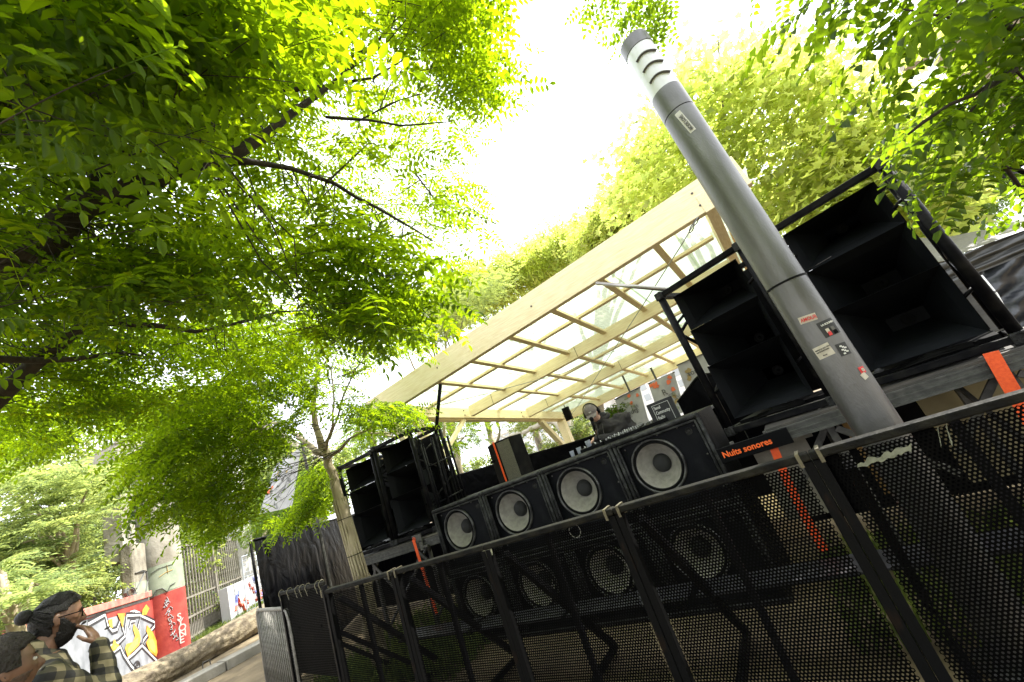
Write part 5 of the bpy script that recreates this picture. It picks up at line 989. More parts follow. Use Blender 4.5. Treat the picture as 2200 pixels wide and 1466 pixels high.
hobj(b, 'hair_tufts', HAIR2, t, False)
ST = mat('stubble', (.04, .025, .018), .7, c2=(.09, .05, .03), scale=120); BE2 = lambda p: p[2] < -.03 and p[1] > -.01 and (p[2] < -.078 or abs(p[0]) > .045)
hobj(cap_region(hp, hR, 1.0, BE2, .0012, .0, seed=4), 'stubble', ST, t)
b = MB(); b.tube([hp + hR @ V(x, .103 - abs(x) * .35, -.048 - abs(x) * .2) for x in (-.03, -.015, 0, .015, .03)], [.003, .005, .004, .005, .003], 6); hobj(b, 'moustache', HAIR2, t)
b = MB()
for sg in (-1, 1): b.tube([hp + hR @ V(sg * x, .092 - x * .25, .030 - abs(x - .03) * .2) for x in (.010, .03, .052)], [.004, .005, .002], 6)
hobj(b, 'eyebrows', HAIR2, t)
b = MB(); b2 = MB()
for sg in (-1, 1): b.ell(hp + hR @ V(sg * .031, .0745, .005), (.011, .011, .008), 12, 8); b2.ell(hp + hR @ V(sg * .031, .083, .004), (.0045, .004, .0045), 8, 6)
hobj(b, 'eyeball', mat('eye_white', (.5, .47, .43), .3), t); hobj(b2, 'iris', mat('dark_iris', (.02, .012, .01), .2), t)
# --- person at the mixer
b = MB(); b.box(-3.1, 5.08, 0, -.5, 6.1, .22); ri = b.build('stage_riser', PLY, origin=(-1.8, 5.5, 0), bevel=.006); tag(ri, 'low plywood platform the person at the mixer stands on', 'platform')
dx0, dy0 = -1.70, 5.15; hd = W(1272, 889, 4.93); yaw = math.pi - .30; Rz = rotm(yaw); loc = lambda p: Rz.T @ (np.array(p, float) - V(dx0, dy0, .22))
hp = loc(hd); hR = rotm(.55, -.55, .05)
rw = loc(W(1335, 950, 4.78)); lw = loc(V(ch[0] + .06, 4.76, 1.60)); sh = hp[2] - .15
ne = hp + V(-.03, -.09, -.12); ax_ = ne[0] * .5
t = person('person in grey cap, headphones and dark hooded jacket bending over the mixer', V(dx0, dy0, .22), yaw, hp, hR, SKIN2, JACK,
    [((0, 0, .84), .19, .15), ((ax_ * .3, 0, 1.0), .19, .15), ((ax_ * .8, .06, 1.22), .23, .16), ((ne[0] * .8, ne[1] * .6, sh - .08), .26, .18), ((ne[0] * .95, ne[1] * .8, sh), .16, .12), (tuple(ne - V(0, .0, .0)), .09, .085)],
    (ne[0] * .8 + .235, ne[1] * .6, sh - .05), tuple(rw * .45 + V(ne[0] + .33, ne[1] * .5, sh - .28) * .55), tuple(rw + V(0, -.03, .05)), (ne[0] * .8 - .235, ne[1] * .6, sh - .05), tuple(lw * .45 + V(ne[0] - .30, ne[1] * .5, sh - .28) * .55), tuple(lw), ((Rz.T @ V(.1, -.6, -.5), V(0, 0, 1), -1, .5), (Rz.T @ V(-.55, -.6, -.35), V(.2, 0, 1), 1, .6)))
hobj(cap_region(hp, hR, 1.0, lambda p: p[2] > -.06 and p[1] < .015, .009, .002, seed=6), 'hair', HAIR, t)
CAPM = mat('grey_brown_cap', (.10, .085, .07), .8, c2=(.15, .13, .11), scale=20, bump=.3)
hobj(cap_region(hp, hR, 1.0, lambda p: p[2] > .038 - .10 * max(0, -p[1]) , .016, 0, seed=7), 'cap_crown', CAPM, t)
b = MB(); b.grid(lambda u, v: hp + hR @ V((u - .5) * .16 * (1 - .25 * v), .085 + .085 * v * (1 - (2 * u - 1) ** 2 * .45) - .045 * (2 * u - 1) ** 2 * (1 - v), .052 - .022 * v - .012 * (2 * u - 1) ** 2), 14, 8); o = hobj(b, 'cap_brim', CAPM, t); q = o.modifiers.new('s', 'SOLIDIFY'); q.thickness = .005
textmesh('cap_mark', '~', .05, WP_, frameM(np.array(Matrix.Translation(Vector((dx0, dy0, .22))))[:3, 3] + Rz @ (hp + hR @ V(-.02, .108, .07)), Rz @ hR @ V(1, 0, 0), Rz @ hR @ V(0, -.3, 1)), t, bold=.002)
b = MB(); b.tube([hp + hR @ V(.098 * math.sin(a), -.012, .02 + .13 * math.cos(a)) for a in [(-1 + k / 8) * 1.5 for k in range(17)]], .007, 8)
for sg in (-1, 1): b.lathe([(.034, 0), (.036, .012), (.03, .026), (.001, .028)], hp + hR @ V(sg * .082, -.012, .0), hR @ V(sg, 0, 0), 20)
hobj(b, 'headphones', RUB, t)
b = MB(); nk = ne; b.tube([nk + V(.10 * math.cos(a), .075 * math.sin(a) - .02, .02 - .03 * math.sin(a)) for a in [k * math.pi / 10 for k in range(21)]], .028, 10); hobj(b, 'hood', JACK, t)
b = MB(); b.tube([nk + V(.05, .06, .0), nk + V(.06, .11, -.15), nk + V(.05, .12, -.33)], .004, 5); b.tube([nk + V(-.05, .06, .0), nk + V(-.04, .11, -.15), nk + V(-.05, .12, -.3)], .004, 5); hobj(b, 'drawstring', GALV, t)
b = MB(); b.tube([ne + V(.13, -.02, -.02), ne + V(.1, .13, -.2), ne + V(.0, .15, -.42)], .011, 6, fl=.4); hobj(b, 'bag_strap', mat('brown_leather', (.14, .06, .03), .5), t)
# chair back behind the person
# ================================================================== FOLIAGE
def leaflet(p, d, up, L_, w, fold=.25):      # 6 corner leaflet folded along its midrib
    d = nrm(d); s_ = nrm(np.cross(d, up)); u = np.cross(s_, d); k = fold * w
    return [p, p + d * L_ * .32 + s_ * w * .5 + u * k, p + d * L_ * .72 + s_ * w * .42 + u * k, p + d * L_ - u * .08 * L_, p + d * L_ * .72 - s_ * w * .42 + u * k, p + d * L_ * .32 - s_ * w * .5 + u * k]
def pinnate(n_pairs, L_, ll, lw, droop=.25, ang=70, simple=False):      # along +x, normal +z
    vs = []; fs = []
    for i in range(n_pairs):
        f = (i + .9) / (n_pairs + .6); x = L_ * f; z = -droop * L_ * f * f; s_ = ll * (.72 + .5 * math.sin(math.pi * (f * .8 + .12)) * .7)
        for sg in (-1, 1):
            if rng.random() < .06 and not simple: s_ *= .55
            a = math.radians(ang + rng.uniform(-14, 14)); d = V(math.cos(a), sg * math.sin(a), -.22 + rng.uniform(-.35, .25)); k = len(vs); q = leaflet(V(x, 0, z), d, V(0, 0, 1), s_, lw * s_ / ll)
            if simple: vs += [q[0], q[1], q[3], q[5]]; fs += [(k, k + 1, k + 2, k + 3)]
            else: vs += q; fs += [(k, k + 1, k + 2, k + 3), (k + 3, k + 4, k + 5, k)]
    k = len(vs); q = leaflet(V(L_, 0, -droop * L_), V(1, 0, -.5), V(0, 0, 1), ll, lw)
    if simple: vs += [q[0], q[1], q[3], q[5]]; fs += [(k, k + 1, k + 2, k + 3)]
    else: vs += q; fs += [(k, k + 1, k + 2, k + 3), (k + 3, k + 4, k + 5, k)]
    # rachis as a thin folded ribbon
    for j in range(3):
        f0, f1 = j / 3, (j + 1) / 3; k = len(vs); w = .0014; vs += [V(L_ * f0, -w, -droop * L_ * f0 * f0), V(L_ * f0, w, -droop * L_ * f0 * f0), V(L_ * f1, w, -droop * L_ * f1 * f1), V(L_ * f1, -w, -droop * L_ * f1 * f1)]; fs += [(k, k + 1, k + 2, k + 3)]
    return np.array(vs), np.array(fs)
def maple():
    pts = []
    for k, (a, r) in enumerate(((-180, .12), (-125, .34), (-100, .22), (-62, .46), (-30, .24), (0, .56), (30, .24), (62, .46), (100, .22), (125, .34))): pts.append(V(.35 + r * math.cos(math.radians(a)), r * math.sin(math.radians(a)), -.10 * r + .05 * (k % 2)))
    pts.append(V(.35, 0, .02)); F = [(10, k, (k + 1) % 10, 10) for k in range(10)]; 
    return np.array(pts), np.array([(10, k, (k + 1) % 10, (k + 1) % 10) for k in range(10)])
def simple_leaf(): return np.array([V(0, 0, 0), V(.45, .24, .06), V(1, 0, -.1), V(.45, -.24, .06)]), np.array([(0, 1, 2, 3)])
def clump(n=5):     # a spray of n small leaves as one unit
    vs = []; fs = []
    for i in range(n):
        a = rng.uniform(-1.4, 1.4); o = V(rng.uniform(0, .5), rng.uniform(-.3, .3), rng.uniform(-.2, .2)); d = nrm(V(math.cos(a), math.sin(a), rng.uniform(-.6, .3))); q = leaflet(o, d, V(rng.uniform(-.5, .5), rng.uniform(-.5, .5), 1), .42, .2); k = len(vs); vs += [q[0], q[1], q[3], q[5]]; fs += [(k, k + 1, k + 2, k + 3)]
    return np.array(vs), np.array(fs)
def stamp(tmpls, P, D, U, S):
    """P origin, D direction, U rough up, S scale -> joined vertex / face arrays"""
    n = len(P); D = D / np.linalg.norm(D, axis=1, keepdims=True); Y = np.cross(U, D); Y /= np.linalg.norm(Y, axis=1, keepdims=True) + 1e-9; Z = np.cross(D, Y); M = np.stack([D, Y, Z], 2) * S[:, None, None]; which = rng.integers(0, len(tmpls), n); CO = []; FF = []; off = 0
    for k, (tv, tf) in enumerate(tmpls):
        i = np.where(which == k)[0]
        if not len(i): continue
        co = np.einsum('nij,vj->nvi', M[i], tv) + P[i][:, None]; CO.append(co.reshape(-1, 3)); FF.append((tf[None] + (np.arange(len(i)) * len(tv))[:, None, None] + off).reshape(-1, tf.shape[1])); off += len(i) * len(tv)
    return np.concatenate(CO), np.concatenate(FF)
def tris_fix(F):     # quads whose last two corners coincide become proper data
    return F
def inpoly(x, y, poly):
    r = False; j = len(poly) - 1
    for i in range(len(poly)):
        xi, yi = poly[i]; xj, yj = poly[j]
        if (yi > y) != (yj > y) and x < (xj - xi) * (y - yi) / (yj - yi) + xi: r = not r
        j = i
    return r
def sample(poly, n, d0, d1, holes=(), hfl=1.0):      # points in a solid region of space seen inside that outline
    xs = [p[0] for p in poly]; ys = [p[1] for p in poly]; out_ = []; g_ = 0
    while len(out_) < n and g_ < n * 60:
        g_ += 1; x = rng.uniform(min(xs), max(xs)); y = rng.uniform(min(ys), max(ys))
        if not inpoly(x, y, poly): continue
        if any(((x - hx) / rx) ** 2 + ((y - hy) / ry) ** 2 < 1 for hx, hy, rx, ry in holes): continue
        u = rng.random(); out_.append(WD(x, y, (d0 ** 3 + (d1 ** 3 - d0 ** 3) * u) ** (1 / 3)))
    return np.array(out_)
def sprays(P, centre, tw=.42, step=.062, droop=.3):
    """twigs through the points; returns leaf positions, directions, ups and twig polylines"""
    LP = []; LDn = []; LU = []; TW = []
    for p in P:
        o = p - centre; o[2] *= .15; o = nrm(nrm(o) + rng.normal(0, .55, 3) * V(1, 1, .35)); o[2] -= droop * rng.random(); o = nrm(o); L_ = tw * rng.uniform(.6, 1.35); m = max(3, int(L_ / step)); q = p - o * L_ * .5; line = [q.copy()]; up = nrm(V(rng.normal(0, .3), rng.normal(0, .3), 1)); sd = nrm(np.cross(o, up)); dcur = o.copy()
        for k in range(m):
            q = q + dcur * L_ / m; dcur = nrm(dcur + V(0, 0, -.035)); line.append(q.copy()); sg = 1 if k % 2 else -1
            if k == m - 1: d = dcur
            else: d = nrm(dcur * .62 + sd * sg * .8 + V(0, 0, -.10) + rng.normal(0, .16, 3))
            LP.append(q.copy()); LDn.append(d); LU.append(nrm(up + rng.normal(0, .28, 3)))
        TW.append(line)
    return np.array(LP), np.array(LDn), np.array(LU), TW
def limbs(name, t, lines, m, n=8):
    out_ = []
    for L_ in lines:
        pts = [np.array(p[:3], float) for p in L_]; rs = [p[3] for p in L_]; Q = [pts[0]]; r = [rs[0]]
        for k in range(1, len(pts)):      # slight natural wander
            a, c = pts[k - 1], pts[k]; ln = np.linalg.norm(c - a); s_ = max(1, int(ln / max(.12, ln / 6)))
            for j in range(1, s_ + 1): f = j / s_; Q.append(a * (1 - f) + c * f + (rng.normal(0, 1, 3) * min(rs[k] * .45, .02) if j < s_ else 0)); r.append((rs[k - 1] * (1 - f) + rs[k] * f) * (1 + rng.normal(0, .04)))
        b = MB(); b.tube(Q, r, n); out_.append(b.build(name, m, t, smooth=True))
    return out_
def twigmesh(t, lines, r, m):
    CO = []; FF = []; off = 0
    for L_ in lines:
        L_ = np.array(L_); k = len(L_)
        if k < 2: continue
        d = nrm(L_[-1] - L_[0]); s_ = nrm(np.cross(d, V(.1, .2, 1))); u = np.cross(s_, d); rr_ = r * np.linspace(1, .4, k)
        ring = np.stack([L_ + (s_ * math.cos(a) + u * math.sin(a)) * rr_[:, None] for a in (0, 2.09, 4.19)], 1).reshape(-1, 3)
        f = [(i * 3 + j, i * 3 + (j + 1) % 3, (i + 1) * 3 + (j + 1) % 3, (i + 1) * 3 + j) for i in range(k - 1) for j in range(3)]; CO.append(ring); FF.append(np.array(f) + off); off += len(ring)
    me = npmesh('twigs', np.concatenate(CO), np.concatenate(FF)); me.materials.append(m); o = bpy.data.objects.new('twigs', me); COL.objects.link(o); o.parent = t; o.matrix_local = XF[t.name]; o['kind'] = 'stuff'; return o
def crown(t, co, F, m, name='crown'):
    me = npmesh(name, co, F); me.materials.append(m); o = bpy.data.objects.new(name, me); COL.objects.link(o); o.parent = t; o.matrix_local = XF[t.name]; o['kind'] = 'stuff'; return o
def single_leaves(t, tmpls, P, D, U, S, idx, m):
    mes = []
    for tv, tf in tmpls: me = npmesh('leaf', tv, tf); me.materials.append(m); mes.append(me)
    X0 = XF[t.name]
    for i in idx:
        d = nrm(D[i]); y = nrm(np.cross(U[i], d)); z = np.cross(d, y); s_ = S[i]; o = bpy.data.objects.new('leaf', mes[i % len(mes)]); COL.objects.link(o); o.parent = t
        o.matrix_local = X0 @ Matrix([[d[0] * s_, y[0] * s_, z[0] * s_, P[i][0]], [d[1] * s_, y[1] * s_, z[1] * s_, P[i][1]], [d[2] * s_, y[2] * s_, z[2] * s_, P[i][2]], [0, 0, 0, 1]])
def pinnate_tree(label, base, trunk_lines, limb_lines, clouds, centre, tm, lm, bm, nsingle=0, scale=1.0, tw=.42, step=.062, droop=.3, group=None, twr=.0022, conn=.0, clearl=()):
    t = thing('pinnate_tree', label, 'tree', base, 0, group); limbs('trunk', t, trunk_lines, bm, 14); limbs('limb', t, limb_lines, bm if not conn else bm, 8)
    P = np.concatenate(clouds); LP, LD_, LU, TW = sprays(P, np.array(centre, float), tw, step, droop); S = rng.uniform(.75, 1.15, len(LP)) * scale
    # keep the space right before the lens and the posts clear
    dist = np.linalg.norm(LP - EYE, axis=1); keep = dist > .75; LP, LD_, LU, S, dist = LP[keep], LD_[keep], LU[keep], S[keep], dist[keep]
    fwd = -RC[:, 2]; q = (LP - EYE) @ RC; zz = -q[:, 2]; px = CX + FPX * q[:, 0] / np.maximum(zz, .01); py = CY - FPX * q[:, 1] / np.maximum(zz, .01)
    vis = (zz > .1) & (px > -20) & (px < 2220) & (py > -20) & (py < 1486); 
    hid = np.zeros(len(LP), bool)
    for L_ in clearl:      # the limbs that are seen free of leaves: nothing grows just below them
        A = np.array([p_[:3] for p_ in L_]); qa = (A - EYE) @ RC; za = -qa[:, 2]; ax = CX + FPX * qa[:, 0] / za; ay = CY - FPX * qa[:, 1] / za; da = np.linalg.norm(A - EYE, axis=1); rad = np.array([p_[3] for p_ in L_]) / za * FPX
        for k in range(len(A) - 1):
            for f in np.linspace(0, 1, 9): x0, y0, d0, r0 = ax[k] * (1 - f) + ax[k + 1] * f, ay[k] * (1 - f) + ay[k + 1] * f, da[k] * (1 - f) + da[k + 1] * f, rad[k] * (1 - f) + rad[k + 1] * f; hid |= (np.hypot(px - x0, py - y0) < r0 + 46) & (dist < d0 + .02) & vis
    if clearl: LP, LD_, LU, S, zz, vis = LP[~hid], LD_[~hid], LU[~hid], S[~hid], zz[~hid], vis[~hid]
    order = np.argsort(np.where(vis, zz, 1e9)); sing = order[:nsingle]; rest = np.setdiff1d(np.arange(len(LP)), sing)
    if nsingle: single_leaves(t, tm, LP, LD_, LU, S, sing, lm)
    co, F = stamp(tm, LP[rest], LD_[rest], LU[rest], S[rest]); crown(t, co, F, lm)
    # connecting twigs from each spray to the closest limb point
    LPN = np.array([p[:3] for L_ in limb_lines + trunk_lines[-1:] for p in L_]); dens = []
    for L_ in limb_lines:
        for a, c in zip(L_[:-1], L_[1:]):
            for f in np.linspace(0, 1, 6): dens.append(np.array(a[:3]) * (1 - f) + np.array(c[:3]) * f)
    dens = np.array(dens); more = []
    for L_ in TW[::3]:
        s0 = L_[0]; dd = np.linalg.norm(dens - s0, axis=1) * rng.uniform(1, 1.5, len(dens)); j = np.argmin(dd)
        if .15 < dd[j] < 1.5: mid = (dens[j] + s0) / 2 + rng.normal(0, .06, 3); more.append([dens[j], dens[j] * .6 + mid * .4 + rng.normal(0, .02, 3), mid, mid * .4 + s0 * .6 + rng.normal(0, .02, 3), s0])
    twigmesh(t, TW, twr, lm if False else DBARK)
    if more: twigmesh(t, more, twr * 2.0, DBARK)
    print(label[:30], 'leaves', len(LP), 'faces', len(F)); return t
TM = [pinnate(6, .20, .047, .020, .22), pinnate(5, .17, .046, .020, .02), pinnate(7, .22, .047, .019, .40), pinnate(6, .19, .044, .018, .6), pinnate(4, .14, .048, .021, -.1), pinnate(7, .21, .043, .017, .15), pinnate(5, .18, .050, .022, .3)]
TMR = [pinnate(5, .19, .052, .027, .2), pinnate(4, .16, .050, .027, .1), pinnate(6, .20, .050, .026, .3)]
TMS = [pinnate(6, .20, .050, .021, .22, simple=True), pinnate(5, .17, .048, .021, .1, simple=True)]
TMF = [pinnate(9, .24, .038, .012, .25), pinnate(8, .22, .038, .012, .1)]
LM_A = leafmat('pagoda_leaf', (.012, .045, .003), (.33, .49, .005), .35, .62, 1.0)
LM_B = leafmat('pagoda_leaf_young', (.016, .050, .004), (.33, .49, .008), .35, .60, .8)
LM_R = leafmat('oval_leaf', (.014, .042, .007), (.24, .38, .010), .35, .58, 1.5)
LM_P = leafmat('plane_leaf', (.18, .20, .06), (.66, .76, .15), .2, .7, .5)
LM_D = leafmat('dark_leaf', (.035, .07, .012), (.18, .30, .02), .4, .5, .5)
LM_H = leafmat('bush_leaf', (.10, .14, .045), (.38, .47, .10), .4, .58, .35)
L4 = lambda px, py, d, r: (*WD(px, py, d), r)
# ---- near tree on the left
tb = V(-4.2, -.9, 0)
trunkA = [[(-4.2, -.9, 0, .17), (-4.15, -.85, 1.4, .15), (-4.0, -.7, 2.3, .14)]]
limA = [[(-4.0, -.7, 2.3, .13), L4(-160, 730, 3.3, .10), L4(0, 592, 2.95, .088), L4(60, 545, 2.85, .078), L4(130, 490, 2.8, .066), L4(250, 422, 2.7, .052), L4(350, 375, 2.65, .043), L4(455, 345, 2.65, .036), L4(520, 322, 2.7, .030), L4(575, 288, 2.75, .025), L4(640, 235, 2.9, .019), L4(720, 175, 3.1, .012), L4(840, 60, 3.4, .006)],
        [L4(455, 345, 2.65, .026), L4(540, 348, 2.7, .016), L4(625, 362, 2.75, .014), L4(720, 395, 2.8, .012), L4(850, 470, 2.9, .009), L4(930, 518, 3.0, .005)],
        [L4(130, 490, 2.8, .04), L4(240, 350, 2.9, .032), L4(330, 305, 3.0, .028), L4(430, 248, 3.1, .024), L4(540, 215, 3.2, .020), L4(640, 192, 3.2, .016), L4(700, 185, 3.3, .012), L4(800, 168, 3.4, .008), L4(880, 120, 3.6, .004)],
        [L4(640, 192, 3.2, .012), L4(665, 150, 3.3, .009), L4(700, 70, 3.4, .007), L4(720, 0, 3.5, .004)], [L4(740, 130, 3.3, .012), L4(800, 100, 3.3, .008), L4(850, 50, 3.4, .003)],
        [L4(700, 252, 3.0, .009), L4(790, 258, 3.1, .009), L4(860, 270, 3.2, .007), L4(970, 262, 3.4, .003)], [L4(780, 255, 3.1, .006), L4(860, 215, 3.3, .004), L4(950, 190, 3.5, .003)],
        [(-4.15, -.8, 1.9, .09), L4(-200, 1080, 3.9, .062), L4(0, 852, 3.7, .046), L4(70, 785, 3.6, .040), L4(130, 738, 3.6, .034), L4(190, 690, 3.6, .03), L4(300, 640, 3.7, .02), L4(430, 620, 3.8, .016), L4(520, 585, 3.9, .013), L4(600, 556, 4.0, .01), L4(680, 536, 4.1, .006)],
        [L4(190, 690, 3.6, .024), L4(260, 697, 3.6, .020), L4(340, 700, 3.6, .018), L4(420, 713, 3.7, .016), L4(520, 692, 3.8, .013), L4(600, 670, 3.9, .010), L4(665, 667, 4.0, .005)],
        [L4(-160, 800, 3.4, .03), L4(0, 772, 3.4, .022), L4(80, 775, 3.5, .02), L4(160, 772, 3.6, .016), L4(270, 758, 3.7, .010), L4(330, 770, 3.8, .005)],
        [L4(-100, 270, 2.2, .03), L4(60, 200, 2.0, .018), L4(180, 60, 1.9, .012), L4(330, -60, 1.9, .006)], [L4(190, 20, 1.8, .010), L4(270, 120, 1.7, .009), L4(380, 225, 1.7, .006), L4(430, 300, 1.75, .003)],
        [L4(250, 225, 1.9, .008), L4(380, 110, 1.9, .006), L4(500, 60, 2.0, .003)], [L4(890, 370, 3.1, .007), L4(950, 450, 3.1, .004), L4(1050, 530, 3.3, .002)], [L4(700, 395, 2.8, .007), L4(800, 300, 3.0, .003)]]
HO = [(795, 150, 45, 40), (255, 402, 30, 22), (300, 425, 30, 15), (905, 190, 45, 70), (880, 320, 30, 30), (985, 130, 30, 60)]
A1_ = [(-60, -60), (560, -60), (640, 60), (560, 190), (470, 290), (330, 310), (200, 300), (-60, 260)]
A2_ = [(-60, -60), (1000, -60), (1020, 60), (1050, 190), (1015, 270), (975, 330), (1000, 420), (1065, 500), (1060, 560), (960, 570), (870, 600), (830, 650), (750, 710), (560, 760), (-60, 780)]
cl = [sample(A1_, 110, 1.35, 2.1), sample(A1_, 200, 2.1, 3.3), sample(A1_, 230, 3.2, 5.2), sample(A2_, 590, 2.75, 4.8, HO), sample([(690, 440), (880, 430), (890, 600), (800, 740), (690, 700), (600, 560)], 70, 1.9, 2.6), sample([(-60, 420), (350, 440), (560, 620), (540, 700), (300, 680), (-60, 700)], 130, 2.0, 3.0),
      sample([(-60, 700), (640, 680), (700, 760), (560, 830), (420, 870), (200, 880), (-60, 960)], 190, 3.7, 5.4, [(60, 830, 50, 30)]), sample([(930, -60), (1010, -60), (1020, 40), (980, 60), (940, 40)], 10, 2.4, 2.8), sample([(940, 60), (1010, 20), (1060, 190), (990, 260), (940, 200)], 24, 2.8, 3.6), sample([(-900, -900), (900, -900), (900, -60), (-60, -60), (-60, 900), (-900, 900)], 170, 2.2, 4.6), sample([(840, -60), (980, -60), (960, 60), (860, 90)], 20, 2.8, 3.6)]
pinnate_tree('large overhanging tree with feathery yellow green leaves filling the upper left of the photo', tb, trunkA, limA, cl, (-3.6, -.4, 3.2), TM, LM_A, DBARK, 300, 1.0, clearl=[limA[0][2:10], limA[1], limA[2][3:8], limA[5], limA[7][2:5], limA[8][1:6], limA[9][1:4]])
# ---- slender tree by the barrier
YT = 3.35
def WY(px, py, r, Y=YT): return (*W(px, py, Y), r)
tbx = W(775, 1235, YT)
trB = [[(tbx[0] + .02, YT, 0, .088), (tbx[0] + .0, YT, .6, .078), WY(772, 1225, .068), WY(745, 1120, .063), WY(722, 1050, .060), WY(705, 1000, .060), WY(692, 962, .066)]]
lb = [[WY(692, 962, .055), WY(678, 915, .045), WY(674, 860, .036), WY(684, 800, .026), WY(676, 730, .017, 3.5), WY(660, 650, .008, 3.7)],
      [WY(696, 975, .045), WY(662, 955, .040), WY(640, 936, .034)], [WY(660, 953, .022), WY(610, 912, .02, 3.5), WY(540, 905, .016, 3.6), WY(450, 897, .010, 3.8), WY(330, 905, .005, 4.0)], [WY(705, 985, .028), WY(730, 968, .022), WY(752, 942, .016), WY(790, 925, .012, 3.5), WY(830, 890, .008, 3.7)],
      [WY(700, 965, .024), WY(715, 915, .018), WY(718, 860, .013), WY(712, 790, .009, 3.4), WY(735, 730, .005, 3.5)], [WY(697, 955, .022), WY(725, 900, .016), WY(738, 850, .012), WY(760, 800, .008, 3.2), WY(790, 760, .004, 3.1)], [WY(672, 850, .016), WY(640, 790, .01, 3.6), WY(600, 740, .005, 3.8)], [WY(500, 905, .01, 3.7), WY(470, 975, .008, 3.8), WY(430, 1050, .004, 4.0)], [WY(560, 905, .008, 3.6), WY(525, 965, .006, 3.7), WY(515, 1020, .004, 3.8)], [WY(684, 800, .014), WY(720, 750, .01, 3.5), WY(860, 720, .004, 4.0)]]
P_ = lambda pts: pts
clB = [sample([(380, 840), (700, 800), (640, 940), (600, 1000), (560, 1080), (520, 1128), (430, 1120), (330, 1070), (300, 960)], 290, 4.6, 6.4, [(545, 985, 20, 25), (603, 1045, 46, 62)]), sample([(430, 640), (880, 640), (930, 720), (850, 770), (830, 850), (780, 800), (700, 850), (600, 830), (430, 850)], 210, 4.8, 7.0, [(800, 800, 25, 20), (840, 790, 40, 30), (690, 800, 14, 30)]), sample([(730, 850), (850, 860), (900, 890), (820, 920), (740, 905)], 46, 5.0, 6.5), sample([(0, 850), (420, 820), (420, 960), (300, 1000), (100, 960), (0, 1000)], 130, 5.2, 8.0, [(240, 950, 60, 20), (20, 980, 50, 30)]), sample([(580, 1060), (700, 990), (720, 1060), (690, 1090), (600, 1130)], 46, 6, 7.5, [(603, 1045, 46, 62)])]
pinnate_tree('slender young tree with a thin pale trunk standing between the barrier and the left speakers', (tbx[0], YT, 0), trB, lb, clB, (*W(700, 850, YT),), TM, LM_B, PBARK, 0, 1.15, droop=.4)
# wooden slats tied round its trunk
t = thing('trunk_guard', 'ribbed bamboo guard wrapped round the foot of the slender tree trunk', 'trunk guard', (tbx[0], YT, 0)); c1, c2 = W(775, 1235, YT), W(728, 1072, YT)
for k in range(14):
    a = 2 * math.pi * k / 14; o = V(math.cos(a), math.sin(a), 0) * .084; b = MB(); b.tube([V(tbx[0] + .02, YT, .03) + o * 1.1, c1 + o, c2 + o * .93], .011, 6); b.build('slat', PBARK, t, smooth=True)
for f in (.25, .72): c = c1 * (1 - f) + c2 * f; b = MB(); b.lathe([(.094, 0), (.098, .0), (.098, .008), (.094, .008)], c, (0, 0, 1), 20, cap=False); b.build('wire_band', STEEL, t)
# ---- near tree on the right
tbR = V(4.6, 1.2, 0)
LR_ = lambda px, py, d, r: (*WD(px, py, d), r)
trR = [[(3.9, 2.2, 0, .09), (3.85, 2.15, 1.6, .08), (3.7, 2.05, 2.6, .07)]]
limR = [[(3.7, 2.05, 2.6, .06), LR_(2330, 60, 2.9, .022), LR_(2240, 105, 2.4, .012), LR_(2160, 158, 2.1, .007), LR_(2090, 205, 2.0, .006), LR_(2040, 225, 1.95, .005), LR_(1985, 262, 1.9, .006), LR_(1950, 290, 1.9, .003)], [LR_(2260, 80, 2.5, .014), LR_(2190, 62, 2.2, .009), LR_(2110, 52, 2.1, .006), LR_(2060, 42, 2.0, .004), LR_(1940, 20, 1.9, .002)], [LR_(2180, 150, 2.1, .009), LR_(2120, 190, 2.0, .006), LR_(2085, 240, 2.0, .004), LR_(2060, 280, 2.0, .002)],
        [(3.8, 2.1, 2.3, .045), LR_(2290, 330, 3.0, .018), LR_(2190, 300, 2.6, .012), LR_(2150, 320, 2.5, .009), LR_(2160, 360, 2.6, .009), LR_(2190, 400, 2.7, .006)], [LR_(2290, 250, 2.7, .012), LR_(2200, 240, 2.4, .008), LR_(2100, 290, 2.2, .004)], [LR_(2420, -300, 2.9, .03), LR_(1900, -260, 3.0, .018), LR_(1500, -160, 3.1, .008), LR_(1380, -20, 3.2, .003)]]
clR = [sample([(1760, -60), (2240, -60), (2240, 40), (2000, 60), (1930, 20), (1820, 30)], 22, 1.75, 2.5, [(2060, 150, 110, 70)]), sample([(1900, 40), (2150, 60), (2120, 130), (1960, 100)], 4, 1.7, 2.3, [(2060, 150, 110, 70)]), sample([(2010, 170), (2120, 130), (2240, 80), (2240, 330), (2130, 300), (2060, 290), (1980, 260), (1930, 240)], 32, 1.9, 2.9, [(2165, 385, 40, 40)]), sample([(1260, -20), (1480, -20), (1450, 40), (1340, 50)], 17, 3.9, 4.6), sample([(2240, -500), (3000, -300), (2700, 500), (2240, 450)], 60, 2, 3.5), sample([(1500, -500), (2400, -500), (2300, -60), (1700, -60)], 40, 2.2, 3.5)]
pinnate_tree('overhanging tree with oval leaflets and thin dark twigs at the upper right', (3.9, 2.2, 0), trR, limR, clR, (3.0, 2.0, 3.0), TMR, LM_R, DBARK, 300, .9, tw=.32, droop=.15)
